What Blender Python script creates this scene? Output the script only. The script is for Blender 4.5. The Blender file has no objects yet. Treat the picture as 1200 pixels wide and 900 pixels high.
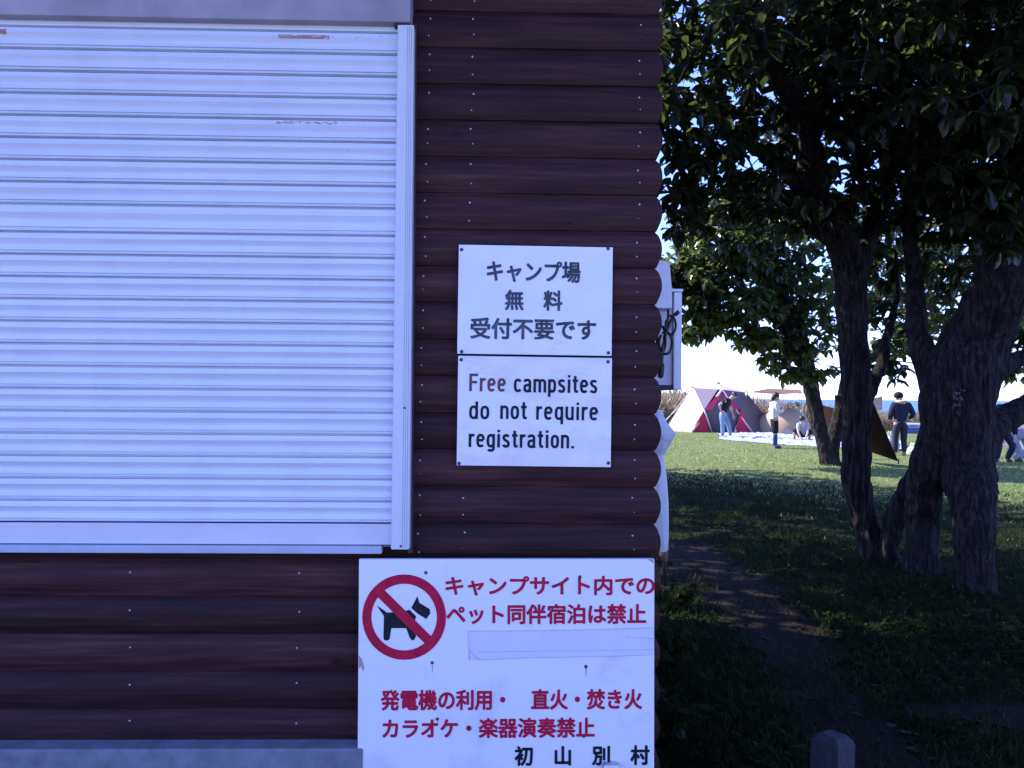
import bpy, bmesh, math, random
import numpy as np
from mathutils import Vector, Matrix, Euler, noise as mnoise

random.seed(7)
rng = np.random.default_rng(7)
R = math.radians
scene = bpy.context.scene
col = scene.collection

# ------------------------------------------------------------------ camera
F_PX = 930.0                     # focal length for a 1200 px wide frame
PITCH, ROLL, EYE = 0.0161, 0.008, 1.53
cam_d = bpy.data.cameras.new('camera')
cam = bpy.data.objects.new('camera', cam_d)
col.objects.link(cam)
cam_d.sensor_width = 36.0
cam_d.lens = 36.0 * F_PX / 1200.0
cam_d.clip_start = 0.05
cam_d.clip_end = 60000
CAM_R = Matrix.Rotation(math.pi / 2 + PITCH, 3, 'X') @ Matrix.Rotation(ROLL, 3, 'Z')
CAM_P = Vector((0, 0, EYE))
cam.matrix_world = Matrix.Translation(CAM_P) @ CAM_R.to_4x4()
scene.camera = cam

# ------------------------------------------------------------------ light
SUN_EL, SUN_DIR = R(44), Vector((-0.92, 0.39, 0)).normalized()
world = bpy.data.worlds.new('World')
scene.world = world
world.use_nodes = True
nt = world.node_tree
bg = nt.nodes['Background']
sky = nt.nodes.new('ShaderNodeTexSky')
sky.sky_type = 'NISHITA'
sky.sun_disc = False
sky.sun_elevation = SUN_EL
sky.sun_rotation = math.atan2(SUN_DIR.x, SUN_DIR.y)
sky.air_density = 1.0
sky.dust_density = 0.15
sky.ozone_density = 3.5
tint = nt.nodes.new('ShaderNodeMix')          # the camera's cold white balance, as the colour of the skylight
tint.data_type = 'RGBA'; tint.blend_type = 'MULTIPLY'; tint.inputs[0].default_value = 1.0
tint.inputs[7].default_value = (1.02, 1.03, 1.85, 1)
nt.links.new(sky.outputs[0], tint.inputs[6])
nt.links.new(tint.outputs[2], bg.inputs['Color'])
bg.inputs['Strength'].default_value = 0.15
sun_d = bpy.data.lights.new('sun', 'SUN')
sun_d.energy = 5.0
sun_d.angle = R(0.53)
sun_d.color = (1.0, 0.95, 0.87)
sun = bpy.data.objects.new('sun', sun_d)
col.objects.link(sun)
to_sun = (SUN_DIR * math.cos(SUN_EL) + Vector((0, 0, math.sin(SUN_EL)))).normalized()
sun.rotation_euler = to_sun.to_track_quat('Z', 'Y').to_euler()
sun.location = (-8, 6, 12)
vs = scene.view_settings
vs.view_transform = 'Standard'
vs.look = 'None'
vs.gamma = 1.0
vs.use_curve_mapping = False
vs.exposure = 1.12

# ------------------------------------------------------------------ projection helpers (survey of the photograph)
def ray(px, py):
    return CAM_R @ Vector(((px - 600) / F_PX, -(py - 450) / F_PX, -1.0))

def G(px, py, z=0.0):
    d = ray(px, py)
    return CAM_P + d * ((z - EYE) / d.z)

def D(px, py, depth):
    d = ray(px, py)
    return CAM_P + d * (depth / d.y)

WY, WT = 2.42, 0.023
PSI = math.atan(WT)
def W(px, py, p=0.0):
    """a pixel on the wall plane (or p metres in front of it) -> (u, z) in the hut's frame"""
    d = ray(px, py)
    n = Vector((math.sin(PSI), -math.cos(PSI), 0))
    o = Vector((0, WY, 0))
    t = ((o - CAM_P).dot(n) + p) / d.dot(n)
    q = CAM_P + d * t - o
    return q.x * math.cos(PSI) + q.y * math.sin(PSI), q.z

HUT = Matrix.Translation((0, WY, 0)) @ Matrix.Rotation(PSI, 4, 'Z')

# ------------------------------------------------------------------ object helpers
def tag(o, label=None, cat=None, group=None, kind=None):
    if label: o['label'] = label
    if cat: o['category'] = cat
    if group: o['group'] = group
    if kind: o['kind'] = kind
    return o

def thing(name, label, cat, mat=None, loc=None, group=None):
    o = bpy.data.objects.new(name, None)
    o.empty_display_size = 0.1
    col.objects.link(o)
    if mat is not None: o.matrix_world = mat
    elif loc is not None: o.location = loc
    return tag(o, label, cat, group)

class MB:
    def __init__(s): s.v = []; s.f = []; s.sm = []
    def add(s, vs_, fs_, smooth=False):
        o = len(s.v)
        s.v += [tuple(p) for p in vs_]
        s.f += [tuple(i + o for i in f) for f in fs_]
        s.sm += [smooth] * len(fs_)
        return s
    def box(s, lo, hi, b=0.0):
        x0, y0, z0 = lo; x1, y1, z1 = hi
        bm = bmesh.new()
        bmesh.ops.create_cube(bm, size=1)
        for v in bm.verts:
            v.co = Vector(((x0 + x1) / 2 + v.co.x * (x1 - x0), (y0 + y1) / 2 + v.co.y * (y1 - y0), (z0 + z1) / 2 + v.co.z * (z1 - z0)))
        if b: bmesh.ops.bevel(bm, geom=bm.edges[:], offset=b, segments=2, profile=0.6, affect='EDGES')
        bm.verts.index_update()
        s.add([v.co[:] for v in bm.verts], [[v.index for v in f.verts] for f in bm.faces])
        bm.free()
        return s
    def tube(s, pts, rad, n=8, wob=0.0, cap=True):
        pts = [Vector(p) for p in pts]
        if not hasattr(rad, '__len__'): rad = [rad] * len(pts)
        up = None
        rings = []
        for i, p in enumerate(pts):
            t = (pts[min(i + 1, len(pts) - 1)] - pts[max(i - 1, 0)]).normalized()
            if up is None:
                up = Vector((1, 0, 0)) if abs(t.x) < 0.8 else Vector((0, 1, 0))
            a = (up - t * up.dot(t)).normalized()
            b = t.cross(a)
            up = a
            rings.append([p + (a * math.cos(2 * math.pi * k / n) + b * math.sin(2 * math.pi * k / n)) * rad[i] * (1 + random.uniform(-wob, wob)) for k in range(n)])
        vs_ = [q for r_ in rings for q in r_]
        fs_ = []
        for i in range(len(rings) - 1):
            for k in range(n):
                k2 = (k + 1) % n
                fs_.append((i * n + k, i * n + k2, (i + 1) * n + k2, (i + 1) * n + k))
        if cap:
            fs_.append(tuple(range(n - 1, -1, -1)))
            fs_.append(tuple((len(rings) - 1) * n + k for k in range(n)))
        s.add(vs_, fs_, True)
        return s
    def ball(s, c, r, seg=12, rings=8, sc=(1, 1, 1)):
        bm = bmesh.new()
        bmesh.ops.create_uvsphere(bm, u_segments=seg, v_segments=rings, radius=r)
        bm.verts.index_update()
        s.add([(c[0] + v.co.x * sc[0], c[1] + v.co.y * sc[1], c[2] + v.co.z * sc[2]) for v in bm.verts], [[v.index for v in f.verts] for f in bm.faces], True)
        bm.free()
        return s
    def prism(s, poly, z0, z1):
        n = len(poly)
        vs_ = [(x, y, z0) for x, y in poly] + [(x, y, z1) for x, y in poly]
        fs_ = [tuple(range(n - 1, -1, -1)), tuple(range(n, 2 * n))]
        fs_ += [(i, (i + 1) % n, n + (i + 1) % n, n + i) for i in range(n)]
        return s.add(vs_, fs_)
    def build(s, name, mat, parent=None):
        me = bpy.data.meshes.new(name)
        me.from_pydata(s.v, [], s.f)
        if any(s.sm): me.polygons.foreach_set('use_smooth', s.sm)
        me.update()
        return link(name, me, mat, parent)

def link(name, me, mat, parent=None):
    if mat is not None:
        me.materials.clear(); me.materials.append(mat)
    o = bpy.data.objects.new(name, me)
    col.objects.link(o)
    if parent is not None: o.parent = parent
    return o

def np_mesh(name, V, Fq, mat, parent=None, smooth=False):
    """V (n,3), Fq (m,k) faces all of k corners"""
    me = bpy.data.meshes.new(name)
    me.vertices.add(len(V)); me.vertices.foreach_set('co', np.asarray(V, np.float32).ravel())
    k = Fq.shape[1]
    me.loops.add(Fq.size); me.loops.foreach_set('vertex_index', Fq.astype(np.int32).ravel())
    me.polygons.add(len(Fq))
    me.polygons.foreach_set('loop_start', np.arange(0, Fq.size, k, dtype=np.int32))
    me.polygons.foreach_set('loop_total', np.full(len(Fq), k, np.int32))
    if smooth: me.polygons.foreach_set('use_smooth', np.ones(len(Fq), bool))
    me.update(calc_edges=True)
    return link(name, me, mat, parent)

# ------------------------------------------------------------------ materials
class N:
    def __init__(s, name):
        s.m = bpy.data.materials.new(name); s.m.use_nodes = True
        s.t = s.m.node_tree; s.b = s.t.nodes['Principled BSDF']
        s.out = s.t.nodes['Material Output']
    def n(s, typ, **kw):
        nd = s.t.nodes.new(typ)
        for k, v in kw.items():
            if k.startswith('i_'):
                key = k[2:]
                nd.inputs[int(key) if key.isdigit() else key].default_value = v
            else: setattr(nd, k, v)
        return nd
    def l(s, a, b): s.t.links.new(a, b)
    def coord(s, scale=(1, 1, 1), which='Object'):
        tc = s.n('ShaderNodeTexCoord'); mp = s.n('ShaderNodeMapping'); mp.inputs['Scale'].default_value = scale
        s.l(tc.outputs[which], mp.inputs['Vector']); return mp.outputs['Vector']
    def noise(s, vec, scale=5, detail=4, rough=0.6):
        nd = s.n('ShaderNodeTexNoise'); nd.inputs['Scale'].default_value = scale
        nd.inputs['Detail'].default_value = detail; nd.inputs['Roughness'].default_value = rough
        if vec is not None: s.l(vec, nd.inputs['Vector'])
        return nd.outputs['Fac']
    def ramp(s, fac, stops):
        r = s.n('ShaderNodeValToRGB'); cr = r.color_ramp
        while len(cr.elements) < len(stops): cr.elements.new(0.5)
        for e, (p, c) in zip(cr.elements, stops):
            e.position = p; e.color = (*c, 1) if len(c) == 3 else c
        s.l(fac, r.inputs['Fac']); return r.outputs['Color']
    def mix(s, fac, a, b, mode='MIX'):
        m = s.n('ShaderNodeMix', data_type='RGBA', blend_type=mode)
        for sock, val in ((m.inputs[0], fac), (m.inputs[6], a), (m.inputs[7], b)):
            if isinstance(val, (int, float)): sock.default_value = val
            elif isinstance(val, tuple): sock.default_value = (*val, 1)
            else: s.l(val, sock)
        return m.outputs[2]
    def math(s, op, a, b=0.0, c=None):
        m = s.n('ShaderNodeMath', operation=op)
        for i, v in enumerate((a, b) if c is None else (a, b, c)):
            if isinstance(v, (int, float)): m.inputs[i].default_value = v
            else: s.l(v, m.inputs[i])
        return m.outputs[0]
    def bump(s, h, strength=0.3, dist=0.01):
        b = s.n('ShaderNodeBump'); b.inputs['Strength'].default_value = strength; b.inputs['Distance'].default_value = dist
        s.l(h, b.inputs['Height']); s.l(b.outputs['Normal'], s.b.inputs['Normal'])
    def col(s, c):
        if isinstance(c, tuple): s.b.inputs['Base Color'].default_value = (*c, 1)
        else: s.l(c, s.b.inputs['Base Color'])
    def set(s, **kw):
        for k, v in kw.items(): s.b.inputs[k.replace('_', ' ')].default_value = v
        return s

def simple(name, c, rough=0.6, var=0.15, scale=30, metallic=0.0, bump=0.0, spec=0.5):
    k = N(name)
    f = k.noise(k.coord(), scale, 4)
    k.col(k.ramp(f, [(0.25, tuple(x * (1 - var) for x in c)), (0.75, tuple(min(1, x * (1 + var)) for x in c))]))
    k.set(Roughness=rough, Metallic=metallic); k.b.inputs['Specular IOR Level'].default_value = spec
    if bump: k.bump(f, bump, 0.005)
    return k.m

LOG_P = None   # set below, log pitch in metres
zs = [W(630, y)[1] for y in (13, 57, 100, 143, 186, 229)] + [W(210, y)[1] for y in (698, 742, 787, 830, 875)]
ks = [0, 1, 2, 3, 4, 5] + [16, 17, 18, 19, 20]
zs_r, ks_r = np.array(zs), np.array(ks)
best = None
for off in (-2, -1, 0, 1, 2):
    kk = ks_r.copy(); kk[6:] += off
    a, b = np.polyfit(kk, zs_r, 1)
    e = np.abs(a * kk + b - zs_r).max()
    if best is None or e < best[0]: best = (e, a, b)
LOG_P, LOG_Z0 = -best[1], best[2]
print('log pitch', LOG_P, 'first joint', LOG_Z0, 'err', best[0])

def wood_mat():
    k = N('stained_log_siding')
    v = k.coord((1.6, 1.6, 38))
    grain = k.noise(v, 1.6, 6, 0.65)
    v2 = k.coord((0.9, 0.9, 5)); broad = k.noise(v2, 1.3, 3)
    tc = k.n('ShaderNodeTexCoord'); sp = k.n('ShaderNodeSeparateXYZ'); k.l(tc.outputs['Object'], sp.inputs[0])
    idx = k.math('FLOOR', k.math('DIVIDE', k.math('SUBTRACT', sp.outputs['Z'], LOG_Z0), LOG_P))
    wn = k.n('ShaderNodeTexWhiteNoise', noise_dimensions='1D'); k.l(idx, wn.inputs['W'])
    base = k.ramp(grain, [(0.30, (0.016, 0.0045, 0.005)), (0.5, (0.045, 0.0145, 0.0140)), (0.70, (0.098, 0.038, 0.032))])
    base = k.mix(k.math('MULTIPLY', k.math('SUBTRACT', broad, 0.35), 1.1), base, (0.034, 0.010, 0.014))
    hv = k.n('ShaderNodeHueSaturation'); k.l(base, hv.inputs['Color'])
    k.l(k.math('ADD', 0.62, k.math('MULTIPLY', wn.outputs['Value'], 0.6)), hv.inputs['Value'])
    # knots
    cx = k.n('ShaderNodeCombineXYZ')
    k.l(k.math('ADD', sp.outputs['X'], sp.outputs['Y']), cx.inputs['X']); k.l(sp.outputs['Z'], cx.inputs['Z'])
    cc = hv.outputs['Color']
    for (sx, sz, r_, p_) in ((3.1, 7.0, 0.10, 0.6), (7.0, 14.0, 0.08, 0.3)):
        mp = k.n('ShaderNodeMapping'); mp.inputs['Scale'].default_value = (sx, 1, sz); k.l(cx.outputs[0], mp.inputs['Vector'])
        vo = k.n('ShaderNodeTexVoronoi', feature='F1'); vo.inputs['Scale'].default_value = 1.0; k.l(mp.outputs['Vector'], vo.inputs['Vector'])
        sepc = k.n('ShaderNodeSeparateColor'); k.l(vo.outputs['Color'], sepc.inputs[0])
        mr = k.n('ShaderNodeMapRange'); mr.inputs['From Min'].default_value = r_; mr.inputs['From Max'].default_value = r_ * 0.4
        k.l(k.math('ADD', vo.outputs['Distance'], k.math('MULTIPLY', k.math('SUBTRACT', grain, 0.5), 0.05)), mr.inputs['Value'])
        knot = k.math('MULTIPLY', mr.outputs['Result'], k.math('LESS_THAN', sepc.outputs[0], p_))
        cc = k.mix(k.math('MULTIPLY', knot, 0.85), cc, (0.010, 0.004, 0.005))
    # checks and darker weathered streaks along the grain
    st = k.noise(k.coord((0.7, 0.7, 22)), 2.4, 5, 0.7)
    cc = k.mix(k.math('MULTIPLY', k.math('MAXIMUM', k.math('SUBTRACT', st, 0.55), 0.0), 4.0), cc, (0.016, 0.006, 0.009))
    k.col(cc)
    k.b.inputs['Specular IOR Level'].default_value = 0.22
    k.l(k.math('ADD', 0.52, k.math('MULTIPLY', grain, 0.3)), k.b.inputs['Roughness'])
    k.bump(grain, 0.25, 0.004)
    return k.m

def shutter_mat():
    k = N('painted_shutter_steel')
    n1 = k.noise(k.coord((0.6, 1, 30)), 3, 5)
    c = k.ramp(n1, [(0.3, (0.66, 0.70, 0.75)), (0.7, (0.76, 0.79, 0.84))])
    # rust streaks in the upper part, right of the middle: blotchy and thin
    tc = k.n('ShaderNodeTexCoord'); sp = k.n('ShaderNodeSeparateXYZ'); k.l(tc.outputs['Object'], sp.inputs[0])
    blot = k.noise(k.coord((14, 1, 60)), 4, 5, 0.7)
    total = None
    for (u0, u1, z0, z1, s_) in RUST:
        du = k.math('MULTIPLY', k.math('GREATER_THAN', sp.outputs['X'], u0), k.math('LESS_THAN', sp.outputs['X'], u1))
        dz = k.math('MULTIPLY', k.math('GREATER_THAN', sp.outputs['Z'], z0), k.math('LESS_THAN', sp.outputs['Z'], z1))
        r_ = k.math('MULTIPLY', k.math('MULTIPLY', du, dz), k.math('MULTIPLY', k.math('GREATER_THAN', blot, s_), 0.8))
        total = r_ if total is None else k.math('MAXIMUM', total, r_)
    c = k.mix(total, c, (0.30, 0.10, 0.035))
    spot = k.noise(k.coord((40, 1, 40)), 3, 2)
    c = k.mix(k.math('MULTIPLY', k.math('GREATER_THAN', spot, 0.74), 0.5), c, (0.25, 0.2, 0.2))
    stain = k.noise(k.coord((3, 1, 0.8)), 2.0, 4)
    c = k.mix(k.math('MULTIPLY', k.math('SUBTRACT', stain, 0.45), 0.8), c, (0.54, 0.53, 0.57))
    k.col(c); k.set(Roughness=0.42)
    return k.m

RUST = []
for (x0, y0, x1, y1, s_) in ((326, 40.5, 386, 46, 0.43), (386, 41, 462, 46, 0.60), (324, 141.5, 395, 146.5, 0.50), (395, 142, 440, 147, 0.62), (265, 148, 310, 151, 0.62), (0, 34, 8, 40, 0.4), (290, 172, 415, 175, 0.66)):
    u0, z1 = W(x0, y0, 0.046); u1, z0 = W(x1, y1, 0.046)
    RUST.append((u0, u1, z0, z1, s_))

def leaf_mat(name, a, b, c, trans=0.35, gloss=0.12):
    k = N(name)
    k.t.nodes.remove(k.b)
    tc = k.n('ShaderNodeTexCoord')
    nz = k.noise(tc.outputs['Object'], 2.3, 3)
    wn = k.noise(tc.outputs['Object'], 23, 2)
    c1 = k.ramp(nz, [(0.3, a), (0.7, b)])
    c1 = k.mix(k.math('MULTIPLY', k.math('GREATER_THAN', wn, 0.66), 0.7), c1, c)
    df = k.n('ShaderNodeBsdfDiffuse'); tr = k.n('ShaderNodeBsdfTranslucent'); gl = k.n('ShaderNodeBsdfGlossy')
    gl.inputs['Roughness'].default_value = 0.28
    k.l(c1, df.inputs['Color'])
    hs = k.n('ShaderNodeHueSaturation'); hs.inputs['Value'].default_value = 5.5; hs.inputs['Saturation'].default_value = 1.05; hs.inputs['Hue'].default_value = 0.485
    k.l(c1, hs.inputs['Color']); k.l(hs.outputs['Color'], tr.inputs['Color'])
    m1 = k.n('ShaderNodeMixShader'); m1.inputs[0].default_value = trans
    k.l(df.outputs[0], m1.inputs[1]); k.l(tr.outputs[0], m1.inputs[2])
    fr = k.n('ShaderNodeLayerWeight'); fr.inputs['Blend'].default_value = 0.25
    m2 = k.n('ShaderNodeMixShader'); k.l(k.math('MULTIPLY_ADD', fr.outputs['Facing'], gloss, gloss * 0.15), m2.inputs[0])
    k.l(m1.outputs[0], m2.inputs[1]); k.l(gl.outputs[0], m2.inputs[2])
    k.l(m2.outputs[0], k.out.inputs['Surface'])
    return k.m

def bark_mat():
    k = N('oak_bark')
    v = k.coord((15, 15, 2.4))
    n1 = k.noise(v, 2.2, 8, 0.75)
    n2 = k.noise(k.coord(), 1.6, 4)
    c = k.ramp(n1, [(0.36, (0.006, 0.0045, 0.0045)), (0.5, (0.024, 0.018, 0.017)), (0.66, (0.095, 0.078, 0.074))])
    c = k.mix(k.math('MULTIPLY', k.math('GREATER_THAN', n2, 0.58), 0.35), c, (0.05, 0.052, 0.05))
    k.col(c); k.set(Roughness=0.9); k.b.inputs['Specular IOR Level'].default_value = 0.2
    k.bump(n1, 1.0, 0.06)
    return k.m

def ground_mat():
    k = N('grass_ground')
    v = k.coord()
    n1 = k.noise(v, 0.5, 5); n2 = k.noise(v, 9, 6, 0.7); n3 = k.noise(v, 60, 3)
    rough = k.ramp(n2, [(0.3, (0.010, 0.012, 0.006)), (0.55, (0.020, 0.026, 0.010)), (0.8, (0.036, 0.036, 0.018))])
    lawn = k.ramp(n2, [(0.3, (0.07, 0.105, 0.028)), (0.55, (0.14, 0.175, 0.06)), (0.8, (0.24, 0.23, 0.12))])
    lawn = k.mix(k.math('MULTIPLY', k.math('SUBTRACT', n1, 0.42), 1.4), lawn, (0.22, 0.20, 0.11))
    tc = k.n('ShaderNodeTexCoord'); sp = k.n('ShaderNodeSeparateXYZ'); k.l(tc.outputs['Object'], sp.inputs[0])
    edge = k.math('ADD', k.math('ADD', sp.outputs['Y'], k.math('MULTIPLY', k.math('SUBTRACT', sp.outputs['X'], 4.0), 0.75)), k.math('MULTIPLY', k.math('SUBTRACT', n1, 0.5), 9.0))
    mr = k.n('ShaderNodeMapRange'); mr.inputs['From Min'].default_value = SHADE_EDGE_Y - 2.5; mr.inputs['From Max'].default_value = SHADE_EDGE_Y + 2.5
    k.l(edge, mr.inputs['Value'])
    c = k.mix(mr.outputs['Result'], rough, lawn)  # tree shade mixed into the ground colour, pale where the sun falls
    k.col(c); k.set(Roughness=0.95); k.b.inputs['Specular IOR Level'].default_value = 0.05
    k.bump(k.math('ADD', n2, n3), 0.6, 0.04)
    return k.m

SHADE_EDGE_Y = 14.5      # tree shade put into the colour: dark rough grass nearer, pale mown lawn beyond
def dirt_mat():
    k = N('trodden_soil')
    v = k.coord()
    n1 = k.noise(v, 2.2, 6, 0.7); n2 = k.noise(v, 26, 5, 0.7)
    c = k.ramp(n1, [(0.3, (0.012, 0.008, 0.007)), (0.7, (0.034, 0.022, 0.019))])
    c = k.mix(k.math('MULTIPLY', n2, 0.5), c, (0.025, 0.018, 0.016))
    k.col(c); k.set(Roughness=0.95); k.b.inputs['Specular IOR Level'].default_value = 0.08
    k.bump(n2, 0.9, 0.03)
    return k.m

def sea_mat():
    k = N('sea_water')
    n1 = k.noise(k.coord((0.05, 0.3, 1)), 1, 4)
    k.col((0.02, 0.07, 0.16)); k.set(Roughness=0.35); k.bump(n1, 0.3, 0.5)
    return k.m

def paper_mat(name, c, stain=(0.55, 0.5, 0.42), rough=0.25, amt=0.5, wob=0.5):
    k = N(name)
    n1 = k.noise(k.coord(), 5, 5); n2 = k.noise(k.coord((1, 1, 1)), 90, 3)
    cc = k.mix(k.math('MULTIPLY', k.math('MAXIMUM', k.math('SUBTRACT', n1, 0.55), 0.0), amt * 3), c, stain)
    cc = k.mix(k.math('MULTIPLY', k.math('GREATER_THAN', n2, 0.74), 0.4), cc, (0.3, 0.27, 0.27))
    k.col(cc); k.set(Roughness=rough)
    n3 = k.noise(k.coord(), 2.6, 2); k.bump(k.math('ADD', n3, k.math('MULTIPLY', n1, 0.25)), wob, 0.06)
    return k.m

M = {}
M['wood'] = wood_mat()
M['wood_dark'] = simple('dark_stained_trim', (0.022, 0.011, 0.012), 0.5, 0.3, 20)
M['shutter'] = shutter_mat()
M['alu'] = simple('anodised_rail', (0.62, 0.62, 0.63), 0.38, 0.06, 8)
M['case'] = simple('weathered_shutter_case', (0.34, 0.30, 0.33), 0.6, 0.25, 6)
M['sill'] = simple('zinc_sill', (0.40, 0.44, 0.52), 0.35, 0.1, 10)
M['concrete'] = simple('grey_concrete', (0.17, 0.18, 0.21), 0.85, 0.3, 14, bump=0.4)
M['old_concrete'] = simple('weathered_concrete', (0.030, 0.029, 0.036), 0.9, 0.4, 24, bump=0.5)
M['nail'] = simple('galvanised_nail', (0.50, 0.50, 0.52), 0.4, 0.1, 50, metallic=0.6)
M['rubber'] = simple('black_rubber', (0.02, 0.02, 0.02), 0.6, 0.2)
M['roof'] = simple('roof_sheet', (0.08, 0.07, 0.07), 0.6, 0.2)
M['sign1'] = paper_mat('laminated_sheet', (0.78, 0.78, 0.80), (0.66, 0.62, 0.68), 0.16, 0.6)
M['sign2'] = paper_mat('laminated_sheet_pinkish', (0.77, 0.75, 0.78), (0.74, 0.52, 0.60), 0.16, 1.0)
M['board'] = paper_mat('painted_board', (0.80, 0.80, 0.81), (0.52, 0.47, 0.42), 0.34, 0.9, 0.12)
M['ink_grey'] = simple('faded_blue_black_ink', (0.05, 0.055, 0.075), 0.45, 0.85, 16, spec=0.3)
M['ink'] = simple('black_ink', (0.010, 0.011, 0.02), 0.5, 0.5, 30, spec=0.2)
M['ink_red'] = simple('red_sign_paint', (0.46, 0.010, 0.048), 0.6, 0.25, 25, spec=0.15)
M['ink_red_en'] = simple('reddish_black_ink', (0.10, 0.02, 0.035), 0.35, 0.5, 25)
M['tape'] = simple('greyed_tape', (0.70, 0.70, 0.74), 0.25, 0.06, 12)
M['tape_edge'] = simple('tape_edge_grime', (0.60, 0.60, 0.68), 0.5, 0.2, 60)
M['stain'] = simple('rusty_stain', (0.42, 0.32, 0.25), 0.5, 0.25, 60)
M['screw'] = simple('rusty_screw', (0.07, 0.045, 0.04), 0.5, 0.4, 80)
M['white'] = simple('white_casing', (0.72, 0.72, 0.73), 0.4, 0.06)
M['white_old'] = simple('greyed_casing', (0.58, 0.57, 0.60), 0.5, 0.1)
M['cable'] = simple('brown_black_cable', (0.035, 0.018, 0.016), 0.5, 0.4, 20)
M['cloth_white'] = simple('white_plastic_cloth', (0.74, 0.74, 0.76), 0.45, 0.08, 12)
M['rust'] = simple('rusty_cuff', (0.22, 0.10, 0.06), 0.8, 0.4, 40)
M['bark'] = bark_mat()
M['leaf_near'] = leaf_mat('oak_leaf', (0.008, 0.012, 0.004), (0.017, 0.024, 0.007), (0.050, 0.050, 0.011), 0.45, 0.16)  # last colour stands in for sunlit yellow-green leaves
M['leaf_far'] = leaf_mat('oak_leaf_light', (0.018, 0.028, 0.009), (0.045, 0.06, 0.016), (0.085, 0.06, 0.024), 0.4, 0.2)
M['grass'] = leaf_mat('shaded_rough_grass_blade', (0.008, 0.0125, 0.005), (0.018, 0.026, 0.009), (0.036, 0.034, 0.018), 0.25, 0.02)  # blades darkened: the shade under the oaks is in their colour
M['lawn'] = leaf_mat('sunlit_mown_lawn_blade', (0.09, 0.125, 0.04), (0.18, 0.205, 0.08), (0.28, 0.25, 0.14), 0.25, 0.02)  # blades paled: the sunlight on the lawn is in their colour
M['weed'] = leaf_mat('broad_weed_leaf', (0.008, 0.014, 0.005), (0.018, 0.028, 0.008), (0.032, 0.027, 0.011), 0.25, 0.025)
M['scrub'] = leaf_mat('dry_bamboo_grass', (0.10, 0.088, 0.05), (0.19, 0.155, 0.10), (0.09, 0.12, 0.04), 0.2)
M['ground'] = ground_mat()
M['dirt'] = dirt_mat()
M['sea'] = sea_mat()
M['gravel'] = simple('pale_paving', (0.26, 0.255, 0.275), 0.9, 0.25, 40, bump=0.4)
M['skin'] = simple('skin', (0.52, 0.30, 0.22), 0.55, 0.08, 20)
M['hair'] = simple('dark_hair', (0.02, 0.014, 0.012), 0.5, 0.3, 60)
def fabric(name, c, var=0.15): return simple(name, c, 0.85, var, 9, bump=0.15, spec=0.2)
M['f_black'] = fabric('black_cotton', (0.014, 0.013, 0.02))
M['f_jeans'] = fabric('light_denim', (0.20, 0.27, 0.38), 0.25)
M['f_white'] = fabric('white_jacket_cloth', (0.74, 0.72, 0.70), 0.06)
M['f_navy'] = fabric('navy_cloth', (0.022, 0.026, 0.055))
M['f_dark'] = fabric('charcoal_cloth', (0.03, 0.03, 0.045))
M['f_grey'] = fabric('grey_cloth', (0.33, 0.32, 0.35))
M['f_blue'] = fabric('blue_leggings', (0.035, 0.055, 0.22))
M['f_tan'] = fabric('tan_hood_lining', (0.55, 0.42, 0.30))
M['shoe'] = fabric('dark_shoe', (0.03, 0.03, 0.05))
M['shoe_w'] = fabric('white_shoe', (0.7, 0.68, 0.66))
M['t_beige'] = fabric('beige_tent_cloth', (0.50, 0.40, 0.32), 0.1)
M['t_pink'] = fabric('pinkish_roof_cloth', (0.50, 0.36, 0.32), 0.1)
M['t_red'] = fabric('crimson_tent_cloth', (0.50, 0.04, 0.085), 0.12)
M['t_shade_side'] = fabric('shaded_side_tent_cloth', (0.17, 0.12, 0.115), 0.1)  # darker cloth colour carries the shade on the side away from the sun
M['t_mesh'] = fabric('purple_grey_mesh', (0.14, 0.11, 0.15), 0.1)
M['t_rust'] = fabric('rust_brown_tarp', (0.15, 0.075, 0.042), 0.2)
M['t_shade_tarp'] = fabric('shaded_side_tarp', (0.022, 0.010, 0.010), 0.35)  # shade on the tarp's near side put into the colour
M['t_sunlit_tarp'] = fabric('sunlit_tarp_cloth', (0.26, 0.12, 0.07), 0.25)  # sunlit part of the same tarp, brightened in its colour
M['t_tan'] = fabric('tan_dome_cloth', (0.46, 0.31, 0.20), 0.1)
M['pole_w'] = simple('white_pole_sleeve', (0.74, 0.66, 0.60), 0.5, 0.06)
M['pole_m'] = simple('steel_pole', (0.35, 0.35, 0.37), 0.35, 0.1, metallic=0.7)
M['sheet'] = simple('pale_blue_white_sheet', (0.33, 0.38, 0.47), 0.7, 0.65, 1.6, bump=0.3)
M['cool_blue'] = simple('navy_cooler_shell', (0.03, 0.05, 0.22), 0.4)
M['cool_white'] = simple('white_cooler_lid', (0.75, 0.75, 0.75), 0.4)
M['red_bag'] = fabric('red_bag_cloth', (0.40, 0.03, 0.04))

# ================================================================== SETTING
def ground():
    xs = np.concatenate([[-600, -200, -60, -20], np.linspace(-8, 45, 90), [60, 200, 600]])
    ys = np.concatenate([[-600, -200, -60, -20, -8], np.linspace(-2, 52, 90), [54, 57, 62, 75]])
    V = []
    for y in ys:
        for x in xs:
            z = 0.0
            if y > 46: z = -0.9 * (y - 46) * min(1, (y - 46) / 10)
            if y > 9: z += 0.03 * math.sin(x * 0.9 + y * 0.5) * min(1, (y - 9) / 10)
            V.append((x, y, max(z, -13)))
    nx = len(xs)
    Fq = np.array([[j * nx + i, j * nx + i + 1, (j + 1) * nx + i + 1, (j + 1) * nx + i] for j in range(len(ys) - 1) for i in range(nx - 1)])
    o = np_mesh('ground', V, Fq, M['ground'], smooth=True)
    tag(o, kind='structure')
ground()

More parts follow.
